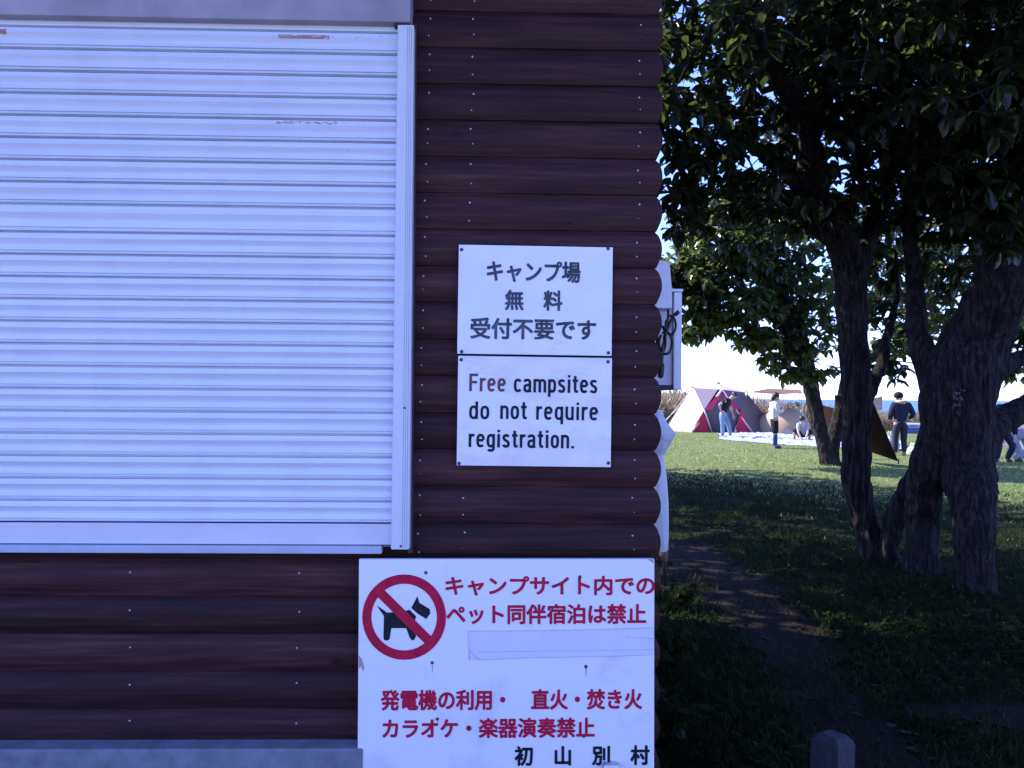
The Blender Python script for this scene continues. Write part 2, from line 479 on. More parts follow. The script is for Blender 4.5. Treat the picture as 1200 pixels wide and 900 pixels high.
o = MB().add([(-30000, -600, -12.0), (30000, -600, -12.0), (30000, 40000, -12.0), (-30000, 40000, -12.0)], [(0, 1, 2, 3)]).build('sea', M['sea'])
tag(o, kind='structure')

def strip(name, centre, widths, mat, z=0.006):
    """a wandering strip on the ground with ragged edges"""
    pts = []
    for i in range(len(centre) - 1):
        a, b = Vector(centre[i]), Vector(centre[i + 1])
        n = max(2, int((b - a).length / 0.12))
        for k in range(n):
            t = k / n
            pts.append((a.lerp(b, t), widths[i] * (1 - t) + widths[i + 1] * t))
    V, Fc = [], []
    for i, (p, w) in enumerate(pts):
        t = (pts[min(i + 1, len(pts) - 1)][0] - pts[max(i - 1, 0)][0]).normalized()
        nrm = Vector((-t.y, t.x))
        l_ = p + nrm * (w / 2 * random.uniform(0.5, 1.35)); r_ = p - nrm * (w / 2 * random.uniform(0.5, 1.35))
        V += [(l_.x, l_.y, z), (p.x, p.y, z), (r_.x, r_.y, z)]
        if i: o_ = 3 * i; Fc += [(o_ - 3, o_ - 2, o_ + 1, o_), (o_ - 2, o_ - 1, o_ + 2, o_ + 1)]
    return MB().add(V, Fc).build(name, mat)
def g2(px, py): p = G(px, py); return (p.x, p.y)
PATH = [g2(700, 622), g2(800, 648), g2(860, 690), g2(925, 745), g2(960, 810), g2(1020, 890), (1.6, 1.2)]
PATH_W = [0.7, 0.9, 0.75, 0.55, 0.45, 0.5, 0.7]
tag(strip('path', PATH, PATH_W, M['dirt']), kind='structure')
PATH2 = [g2(1060, 830), g2(1150, 840), g2(1260, 850), g2(1400, 870)]
tag(strip('path', PATH2, [0.15, 0.35, 0.5, 0.5], M['dirt'], 0.011), kind='structure')
o = MB().add([(-14, -16, 0.006), (14, -16, 0.006), (14, -0.6, 0.006), (-14, -0.6, 0.006)], [(0, 1, 2, 3)]).build('pavement', M['gravel'])
tag(o, kind='structure')

# ================================================================== THE HUT
hut = thing('log_hut', 'dark brown log-clad hut with a closed white roller shutter', 'hut', HUT)
U_C = W(775, 250)[0] - 0.0165        # corner, joint line
BULGE = 0.0165
DEPTH, U_L = 3.4, -6.5
Z_TOP = LOG_Z0 + 5 * LOG_P
def logs():
    prof = []
    k = 0
    z = Z_TOP
    while z - LOG_P > 0.08:
        for i in range(9):
            t = i / 9
            b = BULGE * (1 - abs(2 * t - 1) ** 2.0)
            prof.append((b if i else -0.003, z - t * LOG_P))
        prof.append((0.002, z - LOG_P * 0.985))
        z -= LOG_P
    prof.append((0, z))
    mb = MB(); V, Fc = [], []
    for (b, zz) in prof:
        V += [(U_L, -b, zz), (U_C + b, -b, zz), (U_C + b, DEPTH, zz), (U_L, DEPTH, zz)]
    for i in range(len(prof) - 1):
        for j in range(4):
            j2 = (j + 1) % 4
            Fc.append((i * 4 + j, (i + 1) * 4 + j, (i + 1) * 4 + j2, i * 4 + j2))
    mb.add(V, Fc)
    return mb.build('wall', M['wood'], hut), z
wall, z_low = logs()
# concrete footing
fu, fz = W(210, 877, 0.07)
MB().box((U_L, -0.075, 0), (W(417, 880, 0.075)[0] + 0.02, DEPTH + 0.04, fz), 0.006).build('footing', M['concrete'], hut)
MB().box((W(417, 880, 0.075)[0] + 0.023, -0.02, 0), (U_C + 0.02, DEPTH + 0.03, z_low + 0.01), 0.004).build('footing', M['concrete'], hut)
# roof with its ridge along the front
def roof():
    mb = MB()
    zr, th = Z_TOP, 0.07
    xo = U_C + 0.14
    yf, yb, ym = -0.75, DEPTH + 0.6, DEPTH / 2
    prof = [(yf, zr - 0.12), (ym, zr + 1.15), (yb, zr - 0.12)]
    V = []
    for u in (U_L - 0.3, xo):
        for y, z in prof: V += [(u, y, z), (u, y, z + th)]
    Fc = []
    for i in (0, 1):
        a, b, c, d = 2 * i, 2 * i + 1, 2 * i + 3, 2 * i + 2
        Fc += [(a, d, c, b), (a + 6, b + 6, c + 6, d + 6), (a, a + 6, d + 6, d), (b, c, c + 6, b + 6)]
    Fc += [(0, 1, 7, 6), (4, 10, 11, 5)]
    mb.add(V, Fc)
    mb.build('roof', M['roof'], hut)
    # gable triangle
    MB().add([(U_C - 0.02, 0.03, Z_TOP), (U_C - 0.02, DEPTH - 0.03, Z_TOP), (U_C - 0.02, DEPTH / 2, Z_TOP + 1.1),
              (U_C - 0.1, 0.03, Z_TOP), (U_C - 0.1, DEPTH - 0.03, Z_TOP), (U_C - 0.1, DEPTH / 2, Z_TOP + 1.1)],
             [(0, 1, 2), (3, 5, 4), (0, 2, 5, 3), (1, 4, 5, 2), (0, 3, 4, 1)]).build('gable', M['wood'], hut)
roof()
# nails: two rows per log
def nails():
    me = None
    spots = []
    cols = [499, 551, 747]
    def bulge(t): return BULGE * (1 - abs(2 * t - 1) ** 2.0)
    for k in range(-1, 15):
        for cx in cols:
            for t in (0.30, 0.72):
                if cx == 551 and 5 < k < 12.4: continue
                u, _ = W(cx - 0.011 * k * 43 + 2, 300)
                spots.append((u + random.uniform(-.004, .004), -bulge(t) - .0005, LOG_Z0 - (k + t) * LOG_P + random.uniform(-.008, .008), 1.0 if t < .5 else .8))
    for k in range(15, 20):
        for cx in (155, 351):
            u, _ = W(cx, 750)
            spots.append((u + random.uniform(-.004, .004), -bulge(.32) - .0005, LOG_Z0 - (k + .32) * LOG_P + random.uniform(-.006, .006), 1.0))
    for u, y, z, sc in spots:
        if me is None:
            o = MB().ball((0, 0, 0), 0.0030, 8, 5, (1, 0.5, 1)).build('nail', M['nail'], wall); me = o.data
        else:
            o = bpy.data.objects.new('nail', me); col.objects.link(o); o.parent = wall
        o.location = (u, y, z); o.scale = (sc,) * 3
nails()

# roller shutter
shut = bpy.data.objects.new('roller_shutter', None); col.objects.link(shut); shut.parent = hut
P_S = 0.045                    # slat face, in front of the wall plane
u_r = W(467, 300, P_S)[0] - 0.002
u_l = -2.6
def shutter():
    z_top = W(440, 30, P_S)[1]
    joints = [31.0] + [37.3 + 25.75 * i for i in range(9)]
    joints += [joints[-1] + 32.5]
    while joints[-1] < 594: joints.append(joints[-1] + 25.9)
    zz = [W(440, y, P_S)[1] for y in joints]
    prof = []
    def P(t, a, b, d): prof.append((-P_S - d, a + (b - a) * t))
    for a, b in zip(zz[:-1], zz[1:]):
        if a - b < 0.03:
            P(0, a, b, 0.0); P(0.9, a, b, 0.0); continue
        P(0.0, a, b, -0.016); P(0.075, a, b, -0.016); P(0.09, a, b, -0.001)
        P(0.32, a, b, 0.0045); P(0.59, a, b, -0.010); P(0.62, a, b, -0.003)
        P(0.84, a, b, 0.003); P(0.85, a, b, -0.003); P(0.88, a, b, -0.003); P(0.89, a, b, 0.003); P(0.93, a, b, 0.0055); P(0.975, a, b, 0.004); P(0.985, a, b, 0.0)
    V, Fc = [], []
    for y, z in prof: V += [(u_l, y, z), (u_r, y, z)]
    for i in range(len(prof) - 1): Fc.append((2 * i, 2 * i + 2, 2 * i + 3, 2 * i + 1))
    MB().add(V, Fc).build('slat_curtain', M['shutter'], shut)
    zb = zz[-1]
    z2 = W(440, 638, P_S)[1]
    b = MB().box((u_l, -P_S - 0.006, z2), (u_r - 0.001, -P_S + 0.02, zb - 0.003), 0.002)
    b.build('bottom_bar', M['alu'], shut)
    z3 = W(200, 648.5, P_S + 0.02)[1]; u3 = W(447, 645, P_S + 0.02)[0]
    MB().box((u_l, -P_S - 0.02, z3), (u3, -P_S + 0.02, z2 - 0.002), 0.003).build('sill', M['sill'], shut)
    MB().box((u3 + 0.002, -P_S - 0.008, z3 + 0.02), (u_r - 0.001, -P_S + 0.015, z2 - 0.003), 0.001).build('sill_end', M['case'], shut)
    # guide rail, plumb with the lean it really has
    P_R = P_S + 0.03
    c = [W(466, 29, P_R), W(485, 29, P_R), W(479.5, 644, P_R), W(458, 644, P_R)]
    y0, y1 = -P_R, -0.0
    V = [(u, y0, z) for u, z in c] + [(u, y1, z) for u, z in c]
    mb = MB().add(V, [(0, 3, 2, 1), (0, 4, 7, 3), (1, 2, 6, 5), (3, 7, 6, 2), (0, 1, 5, 4)])
    rail = mb.build('guide_rail', M['alu'], shut)
    bm = bmesh.new(); bm.from_mesh(rail.data); bmesh.ops.bevel(bm, geom=bm.edges[:], offset=0.002, segments=2, affect='EDGES'); bm.to_mesh(rail.data); bm.free()
    # thin grooves down the rail face
    mb = MB()
    for t in (0.62, 0.74, 0.86):
        a = (c[0][0] * (1 - t) + c[1][0] * t, c[0][1]); b_ = (c[3][0] * (1 - t) + c[2][0] * t, c[3][1])
        w = 0.0007
        mb.add([(a[0] - w, y0 - 0.0006, a[1] - .004), (a[0] + w, y0 - 0.0006, a[1] - .004), (b_[0] + w, y0 - 0.0006, b_[1] + .004), (b_[0] - w, y0 - 0.0006, b_[1] + .004)], [(0, 3, 2, 1)])
    mb.build('groove', M['case'], rail)
    for (x, y) in ((469.5, 640), (474, 478)):
        u, z = W(x, y, P_R); MB().ball((u, y0 - 0.0005, z), 0.0035, 8, 5, (1, 0.4, 1)).build('screw', M['screw'], rail)
    # dark trim board beside the rail
    ca, cb = W(488.5, 28, 0.034), W(483.5, 648, 0.034)
    ra, rb = W(483, 28, 0.034), W(478, 648, 0.034)
    V = [(ra[0], -0.034, ra[1]), (ca[0], -0.034, ca[1]), (cb[0], -0.034, cb[1]), (rb[0], -0.034, rb[1])]
    V += [(u, 0.0, z) for u, _, z in V]
    MB().add(V, [(0, 3, 2, 1), (0, 4, 7, 3), (1, 2, 6, 5), (3, 7, 6, 2), (0, 1, 5, 4)]).build('trim_board', M['wood_dark'], hut)
    # shutter case
    PC = 0.078
    zc = W(300, 22.5, PC)[1]; uc = W(481, 10, PC)[0]
    MB().box((u_l, -PC, zc), (uc, 0.01, zc + 0.34), 0.006).build('shutter_case', M['case'], shut)
    MB().box((uc - 0.05, -PC + 0.006, zc - 0.007), (uc - 0.012, -0.03, zc - 0.002), 0.002).build('rail_bracket', M['rubber'], shut)
shutter()

# ================================================================== SIGNS
def glyph_mesh(text, w, h, cx, cy, bold=0.02, z=0.0):
    """the writing as flat ink; bold lettering is the glyph laid down several times, a hair apart"""
    cu = bpy.data.curves.new('t', 'FONT'); cu.body = text; cu.size = 1.0
    cu.resolution_u = 4
    t = bpy.data.objects.new('t', cu); col.objects.link(t)
    dg = bpy.context.evaluated_depsgraph_get()
    me = bpy.data.meshes.new_from_object(t.evaluated_get(dg))
    bpy.data.objects.remove(t); bpy.data.curves.remove(cu)
    a = np.array([v.co[:] for v in me.vertices])
    fs_ = [tuple(p.vertices) for p in me.polygons]
    bpy.data.meshes.remove(me)
    lo, hi = a.min(0), a.max(0)
    mb = MB()
    offs = [(0, 0)] + ([(math.cos(q) , math.sin(q)) for q in [math.pi * 2 * i / 8 for i in range(8)]] if bold else [])
    e = bold * h * 1.15
    sx, sy = (w - 2 * e) / (hi[0] - lo[0]), (h - 2 * e) / (hi[1] - lo[1])
    for i, (ox, oy) in enumerate(offs):
        mb.add([((x - (lo[0] + hi[0]) / 2) * sx + cx + ox * e, -z - i * 0.00005, (y - (lo[1] + hi[1]) / 2) * sy + cy + oy * e) for x, y, _ in a], fs_)
    me = bpy.data.meshes.new('lettering'); me.from_pydata(mb.v, [], mb.f); me.update()
    return me

def arc(cx, cy, rx, ry, a0, a1, n=14, p=0.78):
    """part of a squarish oval, angles in degrees"""
    out = []
    for i in range(n + 1):
        a = R(a0 + (a1 - a0) * i / n); c, q = math.cos(a), math.sin(a)
        out.append((cx + rx * math.copysign(abs(c) ** p, c), cy + ry * math.copysign(abs(q) ** p, q)))
    return out
XH, SW = 0.76, 0.152          # height of the small letters and stroke width, in capital heights
_o = lambda cx=.235: arc(cx, XH / 2, .16, XH / 2 - .07, 0, 360, 28)
_n = lambda x0=.08, x1=.39: [[(x0, 0), (x0, XH)], [(x0, .50)] + arc((x0 + x1) / 2, .50, (x1 - x0) / 2, XH - .57, 180, 0, 12) + [(x1, 0)]]
LETTERS = {   # width, strokes along the middle of each pen line
    'F': (.50, [[(.09, 0), (.09, 1)], [(.09, .93), (.50, .93)], [(.09, .52), (.45, .52)]]),
    'r': (.33, [[(.08, 0), (.08, XH)], [(.08, .46), (.11, .60), (.19, .675), (.33, .69)]]),
    'e': (.47, [[(.08, .40), (.39, .40)], arc(.235, XH / 2, .16, XH / 2 - .07, 3, 318, 26)]),
    'c': (.45, [arc(.235, XH / 2, .16, XH / 2 - .07, 38, 322, 26)]),
    'a': (.47, [arc(.22, .54, .15, .155, 168, 0, 12) + [(.37, .5), (.37, .12), (.40, 0)], [(.37, .43), (.24, .41)] + arc(.22, .235, .145, .17, 90, 280, 12) + [(.32, .10), (.37, .2)]]),
    'm': (.74, [[(.08, 0), (.08, XH)], [(.08, .50)] + arc(.225, .50, .145, XH - .57, 180, 0, 12) + [(.37, 0)], [(.37, .50)] + arc(.515, .50, .145, XH - .57, 180, 0, 12) + [(.66, 0)]]),
    'n': (.47, _n()), 'u': (.47, [[(.39, XH), (.39, 0)], [(.08, XH), (.08, .26)] + arc(.235, .26, .155, .19, 180, 360, 12) + [(.39, .3)]]),
    'p': (.47, [[(.08, -.24), (.08, XH)], _o()]), 'q': (.47, [[(.39, -.24), (.39, XH)], _o()]), 'd': (.47, [[(.39, 0), (.39, 1)], _o()]), 'o': (.47, [_o()]),
    'g': (.47, [[(.39, XH), (.39, -.02)] + arc(.235, -.02, .155, .15, 0, -150, 12), _o()]),
    's': (.44, [arc(.22, .555, .135, .135, 20, 180, 10) + [(.09, .53), (.13, .45), (.30, .34), (.35, .26)] + arc(.21, .215, .14, .145, 10, -165, 12)]),
    'i': (.20, [[(.10, 0), (.10, XH)], [(.10, .86), (.10, 1.0)]]),
    't': (.33, [[(.15, .96), (.15, .2), (.18, .09), (.32, .07)], [(.0, .69), (.31, .69)]]),
    '.': (.20, [[(.09, 0), (.09, .145)]]),
}
def stroke_word(word, w, x0, zbase, cap, z):
    """condensed bold sign lettering: every letter a few flat pen strokes of even width"""
    gap = .10
    tot = sum(LETTERS[c][0] + gap for c in word) - gap
    sx = w / tot
    mb = MB(); x = 0; lay = 0
    for c in word:
        wd, strokes = LETTERS[c]
        for st in strokes:
            P = [Vector(((x + a) * sx, b * cap)) for a, b in st]
            closed = (P[0] - P[-1]).length < 1e-6
            h = SW * cap / 2
            V = []
            for i, p in enumerate(P):
                if closed and i in (0, len(P) - 1): t0, t1 = P[1] - P[0], P[-1] - P[-2]
                else: t0, t1 = (P[min(i + 1, len(P) - 1)] - p), (p - P[max(i - 1, 0)])
                if t0.length < 1e-9: t0 = t1
                if t1.length < 1e-9: t1 = t0
                t0, t1 = t0.normalized(), t1.normalized()
                tt = (t0 + t1).normalized(); nn = Vector((-tt.y, tt.x))
                k = h / max(.6, nn.dot(Vector((-t0.y, t0.x))))
                for q in (p + nn * k, p - nn * k): V.append((x0 + q.x, -z - lay * .00005, zbase + q.y))
            mb.add(V, [(2 * i, 2 * i + 1, 2 * i + 3, 2 * i + 2) for i in range(len(P) - 1)])
            lay = (lay + 1) % 5
        x += wd + gap
    me = bpy.data.meshes.new('lettering'); me.from_pydata(mb.v, [], mb.f); me.update()
    return me

class Sign:
    def __init__(s, name, label, quad, p, thick, tilt, mat, panel='panel'):
        s.p = p
        pts = [W(x, y, p) for x, y in quad]
        s.cu = sum(q[0] for q in pts) / 4; s.cz = sum(q[1] for q in pts) / 4
        s.w = ((pts[1][0] - pts[0][0]) + (pts[2][0] - pts[3][0])) / 2
        s.h = ((pts[0][1] - pts[3][1]) + (pts[1][1] - pts[2][1])) / 2
        s.m = HUT @ Matrix.Translation((s.cu, -p, s.cz)) @ Matrix.Rotation(-tilt, 4, 'Y')
        s.tilt = tilt
        s.o = thing(name, label, 'sign', s.m)
        mb = MB().box((-s.w / 2, 0, -s.h / 2), (s.w / 2, thick, s.h / 2), min(0.0015, thick * 0.3))
        mb.build(panel, mat, s.o)
    def at(s, px, py):
        u, z = W(px, py, s.p); u -= s.cu; z -= s.cz
        c, n = math.cos(s.tilt), math.sin(s.tilt)
        return u * c + z * n, -u * n + z * c
    def text(s, body, box, mat, off=0.02, name='lettering'):
        x0, y0, x1, y1 = box
        cx, cy = s.at((x0 + x1) / 2, (y0 + y1) / 2)
        k = 1 / (F_PX / WY)
        me = glyph_mesh(body, (x1 - x0) * k, (y1 - y0) * k, cx, cy, off, 0.0012)
        return link(name, me, mat, s.o)
    def poly(s, pts, mat, name, z=0.0012):
        q = [s.at(x, y) for x, y in pts]
        me = MB().add([(a, -z, b) for a, b in q], [tuple(range(len(q)))])
        return me.build(name, mat, s.o)
    def screws(s, pts, r=0.006, mat=None):
        for x, y in pts:
            a, b = s.at(x, y)
            o = MB().ball((0, 0, 0), r, 10, 6, (1, 0.35, 1)).ball((0, -0.002, 0), r * 0.45, 8, 5, (1, 0.4, 1)).build('screw', mat or M['screw'], s.o)
            o.location = (a, -0.001, b)

s1 = Sign('notice_sign', 'white laminated sign with three lines of bold Japanese writing, above the English one', [(537, 287.5), (718, 289), (717, 416.5), (536.5, 415)], 0.034, 0.004, -0.006, M['sign1'])
s1.text('キャンプ場', (571, 306, 680, 331), M['ink_grey'], 0.026)
s1.text('無　料', (592, 340, 659, 364), M['ink_grey'], 0.026)
s1.text('受付不要です', (552, 373, 698, 398), M['ink_grey'], 0.026)
s1.screws([(541, 292.5), (712.5, 291.5), (541, 412), (713, 413.5)], 0.0055)
s2 = Sign('notice_sign', 'white laminated sign reading Free campsites do not require registration', [(536.5, 417.5), (717, 419), (716, 547), (535.5, 546)], 0.034, 0.004, -0.006, M['sign2'])
for word, xa, xb, base_y, ink in (('Free', 549.5, 592, 458.5, 'ink_red_en'), ('campsites', 602, 699, 459.5, 'ink'), ('do', 549.5, 573, 491, 'ink'), ('not', 586, 617, 491, 'ink'),
                                  ('require', 628, 700, 491.8, 'ink'), ('registration.', 549, 671.5, 524, 'ink')):
    kpx = WY / F_PX
    lx, lz = s2.at(xa, base_y)
    link('lettering', stroke_word(word, (xb - xa) * kpx, lx, lz, 20.5 * kpx, 0.0012), M[ink], s2.o)
s2.screws([(540.5, 421.5), (712.5, 424), (538, 543), (713, 542.5)], 0.0055)

s3 = Sign('rule_board', 'large white board with red Japanese rules and a no dogs emblem', [(420, 656.5), (766, 654), (767.5, 915), (419.5, 917)], 0.07, 0.018, 0.004, M['board'])
s3.text('キャンプサイト内での', (526, 675, 764, 697.5), M['ink_red'], 0.028)
s3.text('ペット同伴宿泊は禁止', (527, 708, 754, 731), M['ink_red'], 0.028)
s3.text('発電機の利用・　直火・焚き火', (452, 808, 748, 831.5), M['ink_red'], 0.028)
s3.text('カラオケ・楽器演奏禁止', (453, 841.5, 693, 864.5), M['ink_red'], 0.028)
s3.text('初　山　別　村', (605.5, 874, 759, 896.5), M['ink'], 0.03)
# no dogs emblem
def emblem():
    def c1(x, y): return (400 + x / 3, 640 + y / 3)
    def dog(pts, nm): return s3.poly([c1(*p) for p in pts], M['ink'], nm, 0.0012)
    em = dog([(124, 207), (148, 224), (160, 233), (212, 231), (240, 223), (263, 246), (258, 266), (262, 318), (256, 330), (246, 330), (240, 320), (228, 288), (176, 288),
              (170, 326), (162, 332), (150, 330), (148, 316), (150, 246)], 'dog_emblem')
    dog([(267, 176), (275, 199), (311, 221), (313, 236), (299, 256), (268, 237), (246, 217)], 'dog_emblem')
    n = 64
    cx, cy = 221, 249
    ring = [[(cx + 147 * math.cos(a), cy + 150 * math.sin(a)) for a in [2 * math.pi * i / n for i in range(n)]],
            [(cx + 115 * math.cos(a), cy + 117 * math.sin(a)) for a in [2 * math.pi * i / n for i in range(n)]]]
    V = [s3.at(*c1(*p)) for r_ in ring for p in r_]
    Fc = [(i, (i + 1) % n, n + (i + 1) % n, n + i) for i in range(n)]
    mb = MB().add([(a, -0.0018, b) for a, b in V], Fc)
    bar = [(128, 178), (152, 154), (318, 318), (294, 342)]
    q = [s3.at(*c1(*p)) for p in bar]
    mb.add([(a, -0.0021, b) for a, b in q], [(0, 1, 2, 3)])
    mb.build('prohibition_ring', M['ink_red'], s3.o)
emblem()
s3.poly([(549, 739.5), (610, 739), (700, 737.5), (766, 735.5), (766.5, 767), (700, 769), (620, 770.5), (551, 773), (549, 762)], M['tape'], 'tape_strip', 0.0012)
def tape_edges():
    mb = MB()
    for seg in ([(549, 739.5), (610, 739), (700, 737.5), (766, 735.5)], [(549, 762), (560, 773), (620, 770.5), (700, 769), (766, 767)], [(549, 739.5), (550, 773)], [(549, 760), (561, 772)], [(560, 764), (766, 761)], [(733, 746), (766, 748)]):
        q = [s3.at(*p) for p in seg]
        mb.tube([(a, -0.0014, b) for a, b in q], 0.0010, 4)
    mb.build('tape_edge', M['tape_edge'], s3.o)
tape_edges()
s3.screws([(499, 671), (679.5, 676), (506.5, 776.5), (686.5, 781), (512.5, 842.5), (684, 862.5)], 0.0052)
for pts in ([(420.5, 768), (424, 772), (427, 781), (426, 787), (423, 781), (420.5, 783)], [(506, 779), (507.3, 779), (507, 789), (506.2, 786)], [(686, 783), (687.5, 783), (687, 794), (686.3, 790)], [(679.2, 678), (680, 678), (679.8, 684)],
            [(512.2, 845), (513.2, 845), (512.8, 852)], [(758, 655.5), (765.5, 655.2), (765.8, 660), (761, 657)]):
    s3.poly(pts, M['stain'], 'stain', 0.0006)
a, b = s3.at(715, 899)
MB().box((a - 0.026, -0.03, b - 0.05), (a + 0.026, -0.001, b + 0.02), 0.011).build('clip', M['nail'], s3.o)

# ================================================================== WALL-MOUNTED BOX AND CABLE, WRAPPED POLE
def utility_box():
    d0 = 3.05
    k = d0 / F_PX
    t = thing('meter_box', 'white metal meter box mounted on the side wall of the hut', 'utility box', loc=D(785, 455, d0))
    inv = t.location
    def L(px, py, d=d0): q = D(px, py, d) - inv; return q
    x_in = (HUT @ Vector((U_C + 0.024, 0.6, 0))).x - inv.x
    # cabinet: back plate + front flange
    a, b = L(789, 343), L(797.5, 455)
    MB().box((x_in, 0, b.z), (L(788, 400).x, 0.30, a.z - 0.012), 0.004).build('cabinet', M['white_old'], t)
    MB().box((L(788.3, 400).x, -0.02, b.z - 0.006), (b.x, 0.32, a.z), 0.004).build('front_panel', M['white'], t)
    MB().box((x_in, -0.025, a.z + 0.001), (b.x + 0.003, 0.325, a.z + 0.012), 0.003).build('cap', M['white'], t)
    MB().box((x_in, -0.004, b.z - 0.004), (L(787.6, 400).x, -0.0005, b.z + 0.012), 0.001).build('seam', M['rubber'], t)
    # sloping hood nearer the viewer
    d1 = 2.88
    pts = [(760, 303), (784.5, 307), (787.5, 340), (787.5, 361), (760, 361)]
    q = [L(x, y, d1) for x, y in pts]
    n = len(q)
    V = [(p.x, p.y, p.z) for p in q] + [(p.x, p.y + 0.12, p.z) for p in q]
    Fc = [tuple(range(n)), tuple(range(2 * n - 1, n - 1, -1))] + [(i, n + i, n + (i + 1) % n, (i + 1) % n) for i in range(n)]
    MB().add(V, Fc).build('hood', M['white'], t)
    # cable hanging in loops
    c = thing('cable_coil', 'dark brown cable coiled in loops in front of the white meter box', 'cable', loc=D(778, 410, 2.84))
    inv2 = c.location
    P = lambda x, y, dd=2.84: D(x, y, dd) - inv2
    def loop(cx, cy, rx, ry, a0, a1, m=22, tw=0.01):
        return [P(cx + rx * math.cos(a0 + (a1 - a0) * i / m), cy + ry * math.sin(a0 + (a1 - a0) * i / m), 2.84 + tw * math.sin(i * 0.9)) for i in range(m + 1)]
    mb = MB()
    mb.tube(loop(786, 381, 6, 11, -2.2, 3.6), 0.0042, 7)
    mb.tube(loop(780, 402, 7.5, 13, -2.0, 3.9), 0.0048, 7)
    mb.tube(loop(775, 398, 5, 16, -1.5, 4.6), 0.0048, 7)
    mb.tube([P(794, 366), P(789, 370), P(785, 378), P(781, 390), P(777, 405), P(776, 420), P(775, 432)], 0.0055, 7)
    mb.tube([P(783, 363), P(783, 372), P(780, 384), P(778, 398)], 0.005, 7)
    mb.build('loop', M['cable'], c)
    mb = MB(); mb.tube([P(776, 426), P(775.5, 432), P(774, 441), P(773, 443)], [0.008, 0.010, 0.011, 0.005], 8); mb.build('plug', M['rubber'], c)
    mb = MB(); mb.tube([P(791, 369), P(795.5, 365)], 0.0075, 8); mb.build('connector', M['cable'], c)
utility_box()

def wrapped_pole():
    base = G(779.5, 691)
    dep = base.y
    t = thing('wrapped_pole', 'black pole wrapped in a white plastic cloth beside the hut corner', 'pole', loc=base)
    P = lambda x, y, dd=0.0: D(x, y, dep + dd) - base
    MB().tube([(0, 0, 0), P(779, 660), P(776, 560), P(773, 480)], 0.017, 8).build('pole', M['rubber'], t)
    prof = [(480, 768, 776), (487, 764, 778), (496, 760, 782), (508, 759, 791.5), (514, 760, 789), (524, 762, 783.5), (533, 766, 778.5), (540, 765, 778.5), (560, 764, 781.5), (590, 764, 783), (615, 765, 783.5), (640, 768, 783.3), (646, 770, 783)]
    V, Fc = [], []
    n = 14
    for i, (y, xa, xb) in enumerate(prof):
        a, b = P(xa, y), P(xb, y)
        c, r = (a + b) / 2, (b - a).length / 2
        for k in range(n):
            an = 2 * math.pi * k / n
            rr = r * (1 + 0.10 * math.sin(3 * an + i))
            V.append((c.x + (r if k == 0 else rr) * math.cos(an), c.y + rr * 0.75 * math.sin(an), c.z))
    for i in range(len(prof) - 1):
        for k in range(n): Fc.append((i * n + k, i * n + (k + 1) % n, (i + 1) * n + (k + 1) % n, (i + 1) * n + k))
    MB().add(V, Fc).build('cloth_wrap', M['cloth_white'], t)
    a, b = P(771, 646), P(783, 646)
    c = (a + b) / 2
    MB().tube([c, P(778.5, 652), P(779.5, 658)], [0.042, 0.032, 0.024], 12).build('cuff', M['rust'], t)
    # foot plate
    MB().box((-0.06, -0.12, 0.0), (0.17, 0.12, 0.03), 0.006).build('base_plate', M['old_concrete'], t)
wrapped_pole()

def marker_post():
    d = 2.9
    t = thing('marker_post', 'short weathered concrete post with a chamfered top standing in the grass', 'post')
    top = D(974, 867, d)
    t.location = (top.x, top.y, 0); t.rotation_euler = (0, R(2), R(33))
    h = top.z
    bm = bmesh.new(); bmesh.ops.create_cube(bm, size=1)
    for v in bm.verts: v.co = Vector((v.co.x * 0.112, v.co.y * 0.112, (v.co.z + 0.5) * (h + 0.02)))
    bmesh.ops.bevel(bm, geom=[e for e in bm.edges if all(v.co.z > h * 0.5 for v in e.verts)], offset=0.022, segments=1, affect='EDGES')
    bmesh.ops.bevel(bm, geom=bm.edges[:], offset=0.005, segments=2, affect='EDGES')
    bmesh.ops.subdivide_edges(bm, edges=[e for e in bm.edges if e.calc_length() > .08], cuts=5, use_grid_fill=True)
    for v in bm.verts:
        v.co += Vector((1, 1, .6)) * (0.003 * mnoise.noise(v.co * 38)) - v.co.normalized() * max(0, 0.010 * mnoise.noise(v.co * 17) - .002)
    me = bpy.data.meshes.new('shaft'); bm.to_mesh(me); bm.free()
    link('shaft', me, M['old_concrete'], t)
marker_post()

